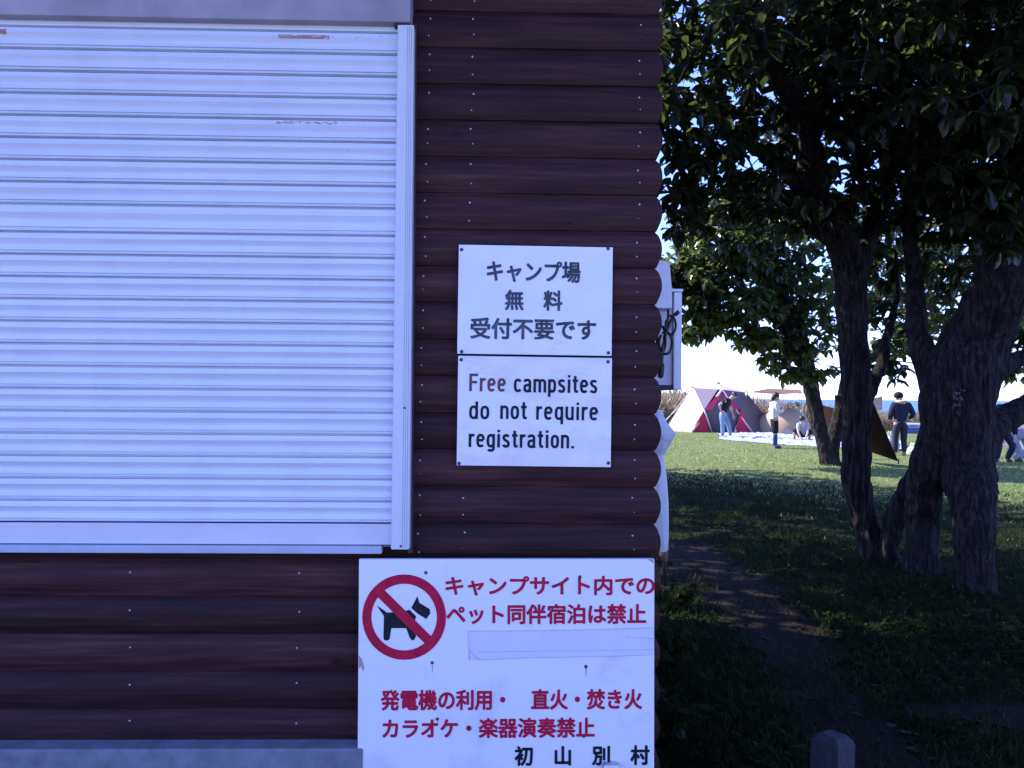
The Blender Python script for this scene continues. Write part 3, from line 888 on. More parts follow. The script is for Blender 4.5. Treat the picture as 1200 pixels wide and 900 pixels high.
# ================================================================== TREES
LEAF = np.array([1.3, 1, 1]) * np.array([(0, 0, 0), (-0.13, 0.28, 0.015), (0.0, 0.32, -0.03), (0.13, 0.28, 0.015), (-0.24, 0.62, 0.03), (0.0, 0.66, -0.03), (0.24, 0.62, 0.03), (-0.12, 0.90, 0.0), (0.12, 0.90, 0.0), (0.0, 1.0, -0.06)], float)
LEAF_F = np.array([(0, 2, 1), (0, 3, 2), (1, 2, 5), (1, 5, 4), (2, 3, 6), (2, 6, 5), (4, 5, 9), (4, 9, 7), (5, 6, 8), (5, 8, 9)])
def basis(d):
    d = d / np.linalg.norm(d, axis=1, keepdims=True)
    up = rng.normal(0, 0.25, d.shape); up[:, 2] += 1
    s = np.cross(d, up); s /= np.linalg.norm(s, axis=1, keepdims=True) + 1e-9
    n = np.cross(s, d)
    return d, s, n
def leaves(centres, size, per, droop=0.25, jit=0.0):
    C = np.repeat(centres, per, 0)
    n = len(C)
    ang = np.tile(np.linspace(0, 2 * np.pi, per, endpoint=False), len(centres)) + rng.normal(0, 0.35, n)
    el = rng.normal(-droop, 0.45, n)
    tiltv = np.repeat(rng.normal(0, 0.35, (len(centres), 3)), per, 0)
    d = np.stack([np.cos(ang) * np.cos(el), np.sin(ang) * np.cos(el), np.sin(el)], 1) + tiltv
    d, s, nn = basis(d)
    sz = size * rng.uniform(0.55, 1.15, n)
    if jit: C = C + rng.normal(0, jit, C.shape)
    curl = rng.uniform(0.4, 1.8, n)
    V = (C[:, None, :] + sz[:, None, None] * (LEAF[None, :, 0:1] * s[:, None, :] + LEAF[None, :, 1:2] * d[:, None, :] + LEAF[None, :, 2:3] * curl[:, None, None] * 2 * nn[:, None, :]))
    V[:, :, 2] -= (sz[:, None] * 0.18 * (LEAF[None, :, 1] ** 2) * curl[:, None])
    Fc = (LEAF_F[None] + (np.arange(n) * len(LEAF))[:, None, None]).reshape(-1, 3)
    return V.reshape(-1, 3), Fc
def blob_points(blobs):
    out = []
    for (c, r, n) in blobs:
        d = rng.normal(0, 1, (n, 3)); d /= np.linalg.norm(d, axis=1, keepdims=True)
        rad = rng.uniform(0.15, 1, n) ** 0.5
        out.append(np.array(c)[None] + d * rad[:, None] * np.array(r)[None])
    return np.concatenate(out)

def path_px(pts):
    return [D(x, y, d) for x, y, d, _ in pts], [hw * d / F_PX for _, _, d, hw in pts]
def smooth_path(P, rad, sub=4):
    P2, R2 = [], []
    n = len(P)
    for i in range(n - 1):
        p0, p1, p2, p3 = P[max(i - 1, 0)], P[i], P[i + 1], P[min(i + 2, n - 1)]
        for k in range(sub):
            t = k / sub
            P2.append(0.5 * ((2 * p1) + (p2 - p0) * t + (2 * p0 - 5 * p1 + 4 * p2 - p3) * t * t + (3 * p1 - p0 - 3 * p2 + p3) * t ** 3))
            R2.append(rad[i] * (1 - t) + rad[i + 1] * t)
    P2.append(P[-1]); R2.append(rad[-1])
    return P2, R2

def furrow(mb, vox):
    """the limbs grown into one skin, with bark ridges running along it"""
    me = bpy.data.meshes.new('s'); me.from_pydata(mb.v, [], mb.f); me.update()
    o = bpy.data.objects.new('s', me); col.objects.link(o)
    md = o.modifiers.new('r', 'REMESH'); md.mode = 'VOXEL'; md.voxel_size = vox; md.use_smooth_shade = True
    sm_ = o.modifiers.new('s', 'SMOOTH'); sm_.iterations = 3; sm_.factor = 0.5
    dg = bpy.context.evaluated_depsgraph_get()
    out = bpy.data.meshes.new_from_object(o.evaluated_get(dg))
    bpy.data.objects.remove(o); bpy.data.meshes.remove(me)
    n = len(out.vertices)
    co = np.empty(n * 3, np.float32); out.vertices.foreach_get('co', co); co = co.reshape(-1, 3)
    no = np.empty(n * 3, np.float32); out.vertices.foreach_get('normal', no); no = no.reshape(-1, 3)
    d = np.array([0.8 - 2.2 * abs(mnoise.noise((x * 13 + .6 * math.sin(z * 5), y * 13, z * 2.1))) + 0.7 * mnoise.noise((x * 4.5, y * 4.5, z * 3)) + .35 * mnoise.noise((x * 30, y * 30, z * 9)) for x, y, z in co])
    co = co + no * (np.clip(d, -1.2, 1.2) * 0.015)[:, None]
    r = MB()
    r.v = [tuple(map(float, p)) for p in co]; r.f = [tuple(p.vertices) for p in out.polygons]; r.sm = [True] * len(r.f)
    bpy.data.meshes.remove(out)
    return r

def make_tree(label, base, stems, blobs, leafmat, size, per, twig_r=0.006, group='oak trees on the campsite lawn', vox=0.016, keep=None):
    t = thing('oak_tree', label, 'tree', loc=base, group=group)
    mb = MB()
    limb_pts = []
    for st in stems:
        P, rad = st
        P, rad = smooth_path([Vector(p) for p in P], rad)
        P = [p - Vector(base) for p in P]
        n = 16 if rad[0] > 0.09 else 8
        mb.tube(P, rad, n, 0.04)
        limb_pts += [(p, r_) for p, r_ in zip(P, rad) if p.z > 1.8]
    mb = furrow(mb, vox)
    cen = blob_points(blobs)
    if keep is not None: cen = cen[np.array([keep(c) for c in cen])]
    cen = cen - np.array(base)
    # twigs: from the nearest limb point outward to groups of leaf tufts
    lp = np.array([p[:] for p, _ in limb_pts])
    order = rng.permutation(len(cen))
    nodes = lp.copy()
    for i in order[:int(len(cen) * 0.55)]:
        c = cen[i]
        dd = np.linalg.norm(nodes - c, axis=1)
        j = int(dd.argmin())
        if dd[j] > 3.0 or dd[j] < 0.02: continue
        a = Vector(nodes[j]); b = Vector(c)
        m = a.lerp(b, 0.5) + Vector(rng.normal(0, 0.06, 3) * min(1, dd[j])) + Vector((0, 0, -0.05 * dd[j]))
        r0 = min(0.03, twig_r * (1 + 1.6 * dd[j]))
        mb.tube([a, m, b], [r0, r0 * 0.75, twig_r * 0.6], 5, 0, False)
        nodes = np.vstack([nodes, np.array(m)[None], c[None]])
    mb.build('trunk', M['bark'], t)
    V, Fc = leaves(cen, size, per)
    np_mesh('crown', V, Fc, leafmat, t)
    return t

def wb(px, py, d, r, n):       # blob from a surveyed pixel and its distance
    if not hasattr(r, '__len__'): r = (r, r * 1.1, r * 0.85)
    return (D(px, py, d)[:], r, n)

# --- the oak left of the pair
base = G(1022, 657); dL = base.y
stL = []
stL.append(path_px([(1036, 668, dL, 27), (1026, 645, dL, 18), (1017, 620, dL, 15), (1009, 595, dL, 14), (1003, 560, dL, 15.5), (1004, 530, dL, 16), (1004, 490, dL, 16), (1003, 440, dL, 16), (999, 390, dL, 16.5), (997, 350, dL, 17.5), (995, 310, dL, 19), (980, 270, dL - .1, 16), (955, 225, dL - .3, 13), (948, 180, dL - .5, 12), (955, 130, dL - .6, 11), (975, 70, dL - .7, 10), (990, -20, dL - .7, 8), (1000, -150, dL - .8, 6)]))
stL.append(path_px([(950, 160, dL - .5, 12), (930, 115, dL - .9, 10), (905, 85, dL - 1.2, 10), (885, 48, dL - 1.5, 9), (855, 20, dL - 1.9, 8.5), (825, -40, dL - 2.2, 8), (790, -130, dL - 2.4, 5)]))
stL.append(path_px([(998, 330, dL, 16), (1012, 290, dL + .2, 12), (1035, 230, dL + .3, 10), (1045, 150, dL + .3, 9), (1050, 50, dL + .3, 8), (1060, -100, dL, 5)]))
stL.append(path_px([(958, 235, dL - .3, 10), (915, 200, dL - .2, 7), (870, 165, dL - .4, 6), (825, 130, dL - .6, 4), (790, 100, dL - .7, 2.5)]))
stL.append(path_px([(1008, 478, dL, 10), (1024, 448, dL + .1, 6.5), (1035, 422, dL + .2, 6), (1041, 390, dL + .3, 4.5), (1052, 345, dL + .4, 3), (1050, 295, dL + .4, 1.8)]))
stL.append(path_px([(985, 290, dL, 10), (930, 250, dL + .6, 7), (880, 235, dL + 1, 5), (830, 225, dL + 1.2, 3)]))
blL = [wb(840, 70, dL - 1.9, (.62, .7, .55), 44), wb(800, 60, dL - 1.0, (.5, .8, .8), 36), wb(835, 150, dL - 1.0, (.45, .6, .42), 48), wb(805, 215, dL - .4, (.30, .5, .36), 34),
       wb(880, 30, dL - .5, (1.0, 1.0, .7), 80), wb(930, 70, dL - .6, (.8, .9, .8), 80), wb(900, 190, dL + .3, (.8, .8, .5), 80), wb(960, 180, dL - .6, (.8, .8, .7), 100), wb(1000, 90, dL - .4, (.9, .9, .8), 110),
       wb(1050, 200, dL + .2, (.7, .7, .6), 80), wb(1040, 20, dL - .2, (1.0, 1.0, .8), 90), wb(950, 260, dL + .9, (.6, .6, .35), 40), wb(1010, 240, dL + .6, (.6, .6, .4), 40), wb(1045, 370, dL + .5, (.28, .3, .3), 12), wb(1035, 300, dL + .9, (.42, .5, .4), 46), wb(800, 255, dL + .2, (.28, .5, .25), 22), wb(880, 230, dL + .8, (.6, .6, .3), 60),
       ((2.0, dL - .3, 5.6), (3.2, 2.8, 1.5), 1100), ((-.6, dL + .4, 4.6), (1.9, 1.8, 1.3), 330), ((3.2, 4.6, 5.2), (1.8, 1.4, 1.0), 420), ((1.2, 4.2, 5.2), (1.4, 1.0, .8), 100)]  # crown carried on out of view to shade the ground
def keepL(c):
    x, y, z = c
    return not (y < 3.3 + 2.6 and x < 0.75 and z < 5.0)      # clear of the hut roof
make_tree('gnarled oak with a single curving trunk, nearest the hut', base, stL, blL, M['leaf_near'], 0.13, 8, keep=keepL)

# --- the big oak on two legs
base = G(1128, 694); dR = base.y
dM = dR + .35
stR = []
stR.append(path_px([(1146, 712, dR, 26), (1145, 690, dR, 20), (1143, 660, dR, 19.5), (1141, 630, dR, 21), (1140, 600, dR + .05, 23), (1137, 570, dR + .15, 27), (1128, 540, dM, 33), (1122, 505, dM, 38), (1122, 470, dM, 40), (1130, 430, dM, 39), (1144, 400, dM, 36), (1157, 370, dM - .1, 33), (1169, 340, dM - .2, 32), (1182, 300, dM - .3, 31), (1194, 250, dM - .4, 28), (1198, 180, dM - .4, 24), (1190, 100, dM - .4, 19), (1182, 0, dM - .4, 15), (1180, -140, dM - .4, 10)]))
stR.append(path_px([(1080, 672, dR + .7, 22), (1080, 648, dR + .7, 18), (1081, 610, dR + .65, 18), (1082, 575, dR + .55, 19), (1090, 545, dR + .45, 21), (1103, 515, dM + .1, 24), (1116, 480, dM + .05, 24)]))
stR.append(path_px([(1112, 480, dM, 26), (1100, 450, dM + .1, 20), (1084, 420, dM + .2, 14), (1076, 392, dM + .3, 11.5), (1073, 350, dM + .4, 10), (1069, 300, dM + .5, 8), (1066, 240, dM + .5, 7.5), (1080, 160, dM + .4, 7), (1100, 60, dM + .3, 6), (1110, -80, dM + .2, 5)]))
stR.append(path_px([(1150, 515, dM + .1, 18), (1168, 498, dM + .3, 15), (1186, 486, dM + .4, 15), (1212, 474, dM + .5, 15), (1250, 440, dM + .5, 13), (1300, 380, dM + .5, 10)]))
stR.append(path_px([(1036, 675, dR + 1.1, 15), (1040, 645, dR + 1.1, 12), (1051, 603, dR + 1.0, 11), (1066, 570, dR + .85, 11), (1088, 540, dR + .6, 11)]))
stR.append(path_px([(1172, 320, dM, 16), (1152, 265, dM + .3, 10), (1125, 210, dM + .4, 8), (1105, 150, dM + .4, 6.5), (1095, 80, dM + .3, 5.5), (1090, -40, dM + .2, 4)]))
stR.append(path_px([(1178, 290, dM - .2, 18), (1215, 240, dM - .3, 14), (1250, 180, dM - .3, 12), (1290, 60, dM - .3, 8)]))
stR.append(path_px([(1160, 440, dM, 12), (1185, 425, dM + .1, 10), (1215, 415, dM + .2, 9)]))
blR = [wb(1140, 215, dM - .7, (.42, .4, .3), 46), wb(1165, 275, dM - .75, (.28, .25, .16), 18), wb(1190, 120, dM - .9, (.5, .4, .5), 50), wb(1110, 60, dM - 1.2, (.8, .9, .8), 100), wb(1180, 50, dM - 1.0, (.8, .9, .8), 100), wb(1150, 160, dM - .7, (.7, .8, .6), 90), wb(1190, 210, dM - .4, (.5, .7, .45), 50), wb(1100, 130, dM, (.8, .9, .7), 90),
       wb(1090, 230, dM + .6, (.55, .7, .40), 40), wb(1140, 240, dM + .2, (.5, .6, .4), 45), wb(1195, 395, dM + .9, (.4, .4, .38), 46), wb(1110, 300, dM + .9, (.32, .4, .35), 26), wb(1040, 420, dM + 1.6, (.2, .3, .25), 10), wb(1130, 90, dM - .6, (.8, .8, .7), 110), wb(1240, 300, dM, (.8, .8, .8), 70),
       ((4.3, dM - .4, 5.4), (3.4, 3.0, 1.7), 1300), ((5.6, dM + .6, 4.2), (1.8, 1.8, 1.2), 170), ((3.6, 3.2, 5.2), (2.4, 1.6, .9), 520), ((5.5, 1.5, 5.0), (2.0, 2.0, 1.0), 260)]  # crown masses added overhead, out of view, to darken the foreground
tR = make_tree('thick-trunked oak standing on two legs with a pale burl scar', base, stR, blR, M['leaf_near'], 0.13, 8)

mb = MB()
for _ in range(90):
    q = D(random.gauss(1129, 6.5), random.gauss(469, 8), dM - .262) - base
    a_ = random.uniform(0, 3.1)
    r_ = random.uniform(.006, .017)
    mb.ball((q.x, q.y + random.uniform(-.006, .02), q.z), r_, 7, 5, (random.uniform(.6, 1.5), .6, random.uniform(.5, 1.3)))
mb.build('burl', simple('pale_burl', (0.12, 0.09, 0.085), 0.95, 0.7, 60, spec=0.1), tR)

# --- the oak further back with a forked foot
base = G(973, 545); dB = base.y
stB = []
stB.append(path_px([(975, 549, dB, 14), (971, 540, dB, 10), (964, 516, dB, 7.5), (958, 490, dB, 7.5), (951, 458, dB, 8.5), (946, 430, dB, 8.5), (938, 395, dB, 8), (925, 360, dB, 6.5), (905, 320, dB, 5), (890, 280, dB, 3.5)]))
stB.append(path_px([(975, 547, dB + .2, 12), (975, 532, dB + .2, 8), (978, 507, dB + .2, 7), (985, 475, dB + .3, 6), (992, 440, dB + .4, 5.5), (1000, 400, dB + .6, 5), (1020, 360, dB + .8, 4)]))
stB.append(path_px([(942, 425, dB, 9), (915, 400, dB - .2, 5.5), (885, 385, dB - .4, 4), (850, 375, dB - .6, 3), (815, 365, dB - .8, 2)]))
stB.append(path_px([(938, 405, dB, 8), (900, 365, dB - .4, 5), (860, 330, dB - .8, 3.5), (820, 310, dB - 1, 2)]))
stB.append(path_px([(946, 440, dB, 6), (928, 432, dB - .3, 3), (908, 430, dB - .5, 2)]))
blB = [wb(1035, 425, dB + 1.5, (.45, .6, .4), 34), wb(1190, 425, dB + 2, (.7, .8, .5), 50), wb(1100, 380, dB + 2, (.6, .8, .6), 50), wb(860, 265, dB - .4, (1.6, 1.4, .7), 240), wb(795, 320, dB - .6, (.7, .9, .7), 110), wb(890, 395, dB - .6, (.6, .9, .32), 70), wb(930, 400, dB - .3, (.6, .8, .4), 60), wb(1085, 320, dB + 1.4, (1.1, 1.2, 1.0), 110), wb(1060, 400, dB + 1.6, (.6, .8, .5), 46), wb(1180, 380, dB + 2, (1.0, 1.0, .9), 70), wb(850, 300, dB - .6, (1.1, 1.3, .7), 200), wb(815, 335, dB - .8, (.7, 1.1, .7), 130), wb(860, 360, dB - .6, (1.1, 1.2, .55), 180), wb(815, 380, dB - .6, (.65, .9, .35), 80), wb(900, 300, dB, (1.1, 1.4, .8), 190), wb(930, 340, dB - .3, (1.0, 1.2, .8), 180),
       wb(960, 390, dB - .2, (.8, 1.0, .6), 62), wb(905, 425, dB - .5, (.36, .4, .22), 24), wb(925, 438, dB - .6, (.3, .3, .16), 14), wb(955, 432, dB - .5, (.5, .5, .3), 22), wb(1000, 340, dB + .5, (1.1, 1.3, .9), 100), wb(880, 250, dB, (1.2, 1.4, .8), 110), wb(960, 260, dB + .3, (1.5, 1.5, .9), 120),
       wb(1050, 300, dB + 1, (1.3, 1.5, 1.0), 110), wb(1080, 370, dB + 1.5, (.9, 1.0, .7), 60), wb(1045, 400, dB + 1.2, (.5, .6, .5), 28), wb(1130, 330, dB + 1.5, (1.4, 1.4, 1.1), 90), wb(1100, 220, dB + 1, (1.6, 1.5, 1.1), 90), wb(800, 330, dB - .8, (.5, .7, .45), 40)]
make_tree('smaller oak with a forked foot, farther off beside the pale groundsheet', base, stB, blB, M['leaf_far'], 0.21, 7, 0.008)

# --- two unseen oaks added behind the hut to shade the ground
base = Vector((-2.2, 14.2, 0))
stH = [([(-2.2, 14.2, -.05), (-2.2, 14.2, .6), (-2.1, 14.3, 1.6), (-1.7, 14.4, 2.6), (-1.5, 14.5, 4.2), (-1.3, 14.5, 6.0)], [.36, .27, .24, .22, .16, .08]),
       ([(-2.0, 14.3, 1.9), (-3.0, 14.5, 3.0), (-3.6, 14.6, 4.6)], [.18, .13, .06]), ([(-1.7, 14.4, 2.5), (-.6, 13.6, 3.4), (.3, 13.2, 4.4)], [.15, .11, .05])]
def behind_hut(c): return c[0] < 0.185 * c[1] and c[2] > 2.3
blH = [((-1.0, 14.2, 4.9), (3.6, 3.4, 1.9), 690), ((.6, 13.6, 4.2), (1.7, 2.6, 1.3), 420), ((-1.2, 17.0, 4.6), (3.2, 2.2, 1.6), 420)]
make_tree('unseen broad oak added well behind the log hut for its shade', base, stH, blH, M['leaf_far'], 0.24, 7, 0.008, vox=0.03, keep=behind_hut)
base = Vector((-2.6, 9.4, 0))
stH2 = [([(-2.6, 9.4, -.05), (-2.6, 9.4, .6), (-2.5, 9.4, 1.7), (-2.2, 9.3, 2.8), (-1.9, 9.2, 4.0), (-1.7, 9.1, 5.4)], [.32, .23, .20, .18, .13, .06]),
        ([(-2.4, 9.4, 2.2), (-1.2, 9.0, 3.2), (-.2, 8.6, 4.2)], [.14, .10, .05])]
blH2 = [((-1.7, 9.2, 4.6), (3.2, 2.4, 1.6), 540), ((.0, 8.2, 4.3), (1.5, 1.7, 1.3), 260)]
make_tree('unseen oak added close behind the log hut for its shade', base, stH2, blH2, M['leaf_near'], 0.20, 7, 0.008, vox=0.03, keep=behind_hut)

# ================================================================== GRASS, WEEDS, SCRUB
def path_dist(x, y):
    best = np.full(len(x), 9.0)
    for Pl, Wd in ((PATH, PATH_W), (PATH2, [0.15, 0.35, 0.5, 0.5])):
        for i in range(len(Pl) - 1):
            a, b = np.array(Pl[i]), np.array(Pl[i + 1]); ab = b - a
            t = np.clip(((x - a[0]) * ab[0] + (y - a[1]) * ab[1]) / (ab @ ab), 0, 1)
            d = np.hypot(x - a[0] - t * ab[0], y - a[1] - t * ab[1]) / ((Wd[i] * (1 - t) + Wd[i + 1] * t) / 2)
            best = np.minimum(best, d)
    return best
def grass(name, label, mat, near, n=90000):
    r = np.exp(rng.uniform(np.log(2.3), np.log(34), n))
    az = rng.uniform(R(6), R(42), n)
    x, y = r * np.sin(az), r * np.cos(az)
    pdist = path_dist(x, y)
    clump = np.sin(x * 3.1 + 1.3 * np.sin(y * 2.3)) * np.sin(y * 2.7 + 1.1 * np.sin(x * 1.9))
    ok = (rng.uniform(0, 1, n) < np.clip(pdist - 0.55, 0.28, 1)) & ~((x < 0.55) & (y < 6.2))
    edge = y + .75 * (x - 4) + 1.6 * np.sin(x * .8 + 1) * np.sin(y * .5) + rng.normal(0, 1.3, n)
    ok &= (edge < SHADE_EDGE_Y) if near else (edge >= SHADE_EDGE_Y)
    x, y, r, clump = x[ok], y[ok], r[ok], clump[ok]
    n = len(x)
    h = rng.uniform(0.03, 0.085, n) * (1 + 0.5 * clump) * (0.8 if near else 0.62)
    w = (0.0025 + 0.0011 * r ** 0.75) * rng.uniform(0.7, 1.2, n)
    a = rng.uniform(0, 2 * np.pi, n)
    lean = rng.normal(0, 0.6, (n, 2)) * h[:, None]
    sx, sy = np.cos(a) * w, np.sin(a) * w
    z0 = np.where(y > 9, 0.03 * np.sin(x * 0.9 + y * 0.5) * np.clip((y - 9) / 10, 0, 1), 0) - 0.004
    V = np.zeros((n, 5, 3))
    V[:, 0] = np.stack([x - sx, y - sy, z0], 1); V[:, 1] = np.stack([x + sx, y + sy, z0], 1)
    mx, my = x + lean[:, 0] * 0.4, y + lean[:, 1] * 0.4
    V[:, 2] = np.stack([mx + sx * .7, my + sy * .7, z0 + h * 0.6], 1); V[:, 3] = np.stack([mx - sx * .7, my - sy * .7, z0 + h * 0.6], 1)
    V[:, 4] = np.stack([x + lean[:, 0], y + lean[:, 1], z0 + h], 1)
    Fc = np.array([(0, 1, 2), (0, 2, 3), (3, 2, 4)])[None] + (np.arange(n) * 5)[:, None, None]
    o = np_mesh(name, V.reshape(-1, 3), Fc.reshape(-1, 3), mat)
    tag(o, label, 'grass', kind='stuff')
grass('shaded_rough_grass', 'rough grass around the oaks, coloured dark for the shade', M['grass'], True)
grass('sunlit_lawn_grass', 'mown lawn grass around the tents, coloured pale for the sunlight', M['lawn'], False)
def weeds():
    c = []
    for (px, py, spread, n) in ((1110, 790, .7, 130), (1180, 760, .6, 120), (1060, 740, .6, 80), (1000, 700, .7, 80), (930, 640, .8, 70), (840, 570, 1.0, 60), (1150, 830, .5, 60), (970, 610, .8, 60), (1190, 690, .7, 60), (820, 860, .25, 40), (900, 860, .4, 30)):
        p = G(px, py)
        n *= 3; q = rng.normal(0, spread, (n, 2)); q[:, 1] *= 1.2
        c.append(np.stack([p.x + q[:, 0], p.y + q[:, 1], rng.uniform(0.01, 0.07, n)], 1))
    c = np.concatenate(c)
    c = c[path_dist(c[:, 0], c[:, 1]) > 0.8]
    V, Fc = leaves(c, 0.034, 6, -0.3)
    o = np_mesh('weeds', V, Fc, M['weed']); tag(o, 'low broad-leaved weeds spread through the shaded grass', 'weeds', kind='stuff')
weeds()
def fallen():
    n = 170
    r = np.exp(rng.uniform(np.log(3.0), np.log(12), n)); az = rng.uniform(R(9), R(38), n)
    c = np.stack([r * np.sin(az), r * np.cos(az), np.full(n, .022)], 1)
    c = c[~((c[:, 0] < .6) & (c[:, 1] < 6))]
    V, Fc = leaves(c, .085, 1, 0.0)
    V[:, 2] = np.clip((V[:, 2] - .022) * .3 + .022, .012, .06)
    o = np_mesh('fallen_leaves', V, Fc, simple('dry_oak_leaf', (0.05, 0.034, 0.024), 0.8, 0.5, 3, spec=0.1)); tag(o, 'dry brown oak leaves scattered on the path and grass', 'leaves', kind='stuff')
fallen()
def wall_plant(px, py, h, n, label):
    p = G(px, py)
    t = thing('weed_plant', label, 'plant', loc=p, group='weeds along the hut wall')
    mb = MB(); cen = []
    for i in range(n):
        e = Vector((random.uniform(-.10, .13), random.uniform(-.12, .12), h * random.uniform(.5, 1)))
        m = Vector((e.x * .4, e.y * .4, e.z * .6))
        mb.tube([(0, 0, 0), m, e], [.004, .003, .002], 5)
        cen += [e, m, m.lerp(e, .5)]
    mb.build('stem', M['weed'], t)
    V, Fc = leaves(np.array([c[:] for c in cen]), 0.06, 6)
    np_mesh('foliage', V, Fc, M['weed'], t)
wall_plant(798, 715, .20, 7, 'low leafy weed growing at the foot of the wrapped pole')
wall_plant(788, 790, .26, 8, 'leafy weed growing beside the top half of the rule board')
wall_plant(790, 875, .24, 7, 'leafy weed growing beside the bottom of the rule board')
def scrub():
    n = 26000
    x = rng.uniform(4, 40, n); y = rng.uniform(39, 47, n)
    top = np.interp(x, [4, 9, 11, 16, 19, 22, 40], [1.95, 1.85, 1.5, 1.2, .85, .8, .95])
    h = top * rng.uniform(.35, 1.05, n) * (1 + .12 * np.sin(x * 2.2) + .1 * np.sin(x * .9 + y))
    a = rng.uniform(0, 2 * np.pi, n); w = rng.uniform(.02, .05, n)
    z0 = np.where(y > 46, -.9 * (y - 46), 0)
    lx, ly = rng.normal(0, .42, n), rng.normal(0, .42, n)
    sx, sy = np.cos(a) * w, np.sin(a) * w
    zb = h * rng.uniform(.1, .9, n)
    V = np.zeros((n, 4, 3))
    V[:, 0] = np.stack([x - sx, y - sy, z0 + zb], 1); V[:, 1] = np.stack([x + sx, y + sy, z0 + zb], 1)
    V[:, 2] = np.stack([x + lx + sx * .5, y + ly + sy * .5, z0 + h], 1); V[:, 3] = np.stack([x + lx - sx * .5, y + ly - sy * .5, z0 + h], 1)
    Fc = np.array([(0, 1, 2, 3)]) + (np.arange(n) * 4)[:, None]
    o = np_mesh('scrub', V.reshape(-1, 3), Fc, M['scrub']); tag(o, 'dry bamboo-grass scrub along the edge of the bluff', 'scrub', kind='stuff')
scrub()
def bush(px, py, w, h, label):
    p = G(px, py)
    t = thing('bush', label, 'bush', loc=p, group='bushes behind the tents')
    MB().tube([(0, 0, 0), (0, 0, h * .7)], [.05, .02], 6).build('stem', M['bark'], t)
    pts = blob_points([((0, 0, h * .55), (w / 2, w / 2, h * .5), 130)]); pts[:, 2] = np.maximum(pts[:, 2], .05)
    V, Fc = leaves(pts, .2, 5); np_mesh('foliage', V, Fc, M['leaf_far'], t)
bush(938, 502, 1.8, 1.35, 'round green bush beyond the tan dome tent')
bush(1076, 504, 1.5, .75, 'low olive bush beyond the man in the navy jacket')
bush(783, 499, 1.1, 1.0, 'dark green bush beside the big red and beige tent')

# ================================================================== TENTS
def sheet_face(mb, pts, sag=0.0, n=6):
    """a 3- or 4-cornered cloth panel, subdivided, sagging a little along its normal"""
    if len(pts) == 3: pts = [pts[0], pts[1], pts[2], pts[2]]
    a, b, c, d = [Vector(p) for p in pts]
    nrm = (c - a).cross(d - b)
    if nrm.length: nrm.normalize()
    V = []
    for j in range(n + 1):
        for i in range(n + 1):
            s, t = i / n, j / n
            p = a.lerp(b, s).lerp(d.lerp(c, s), t)
            V.append(p + nrm * (sag * 16 * s * (1 - s) * t * (1 - t)))
    Fc = [(j * (n + 1) + i, j * (n + 1) + i + 1, (j + 1) * (n + 1) + i + 1, (j + 1) * (n + 1) + i) for j in range(n) for i in range(n)]
    mb.add(V, Fc, True)

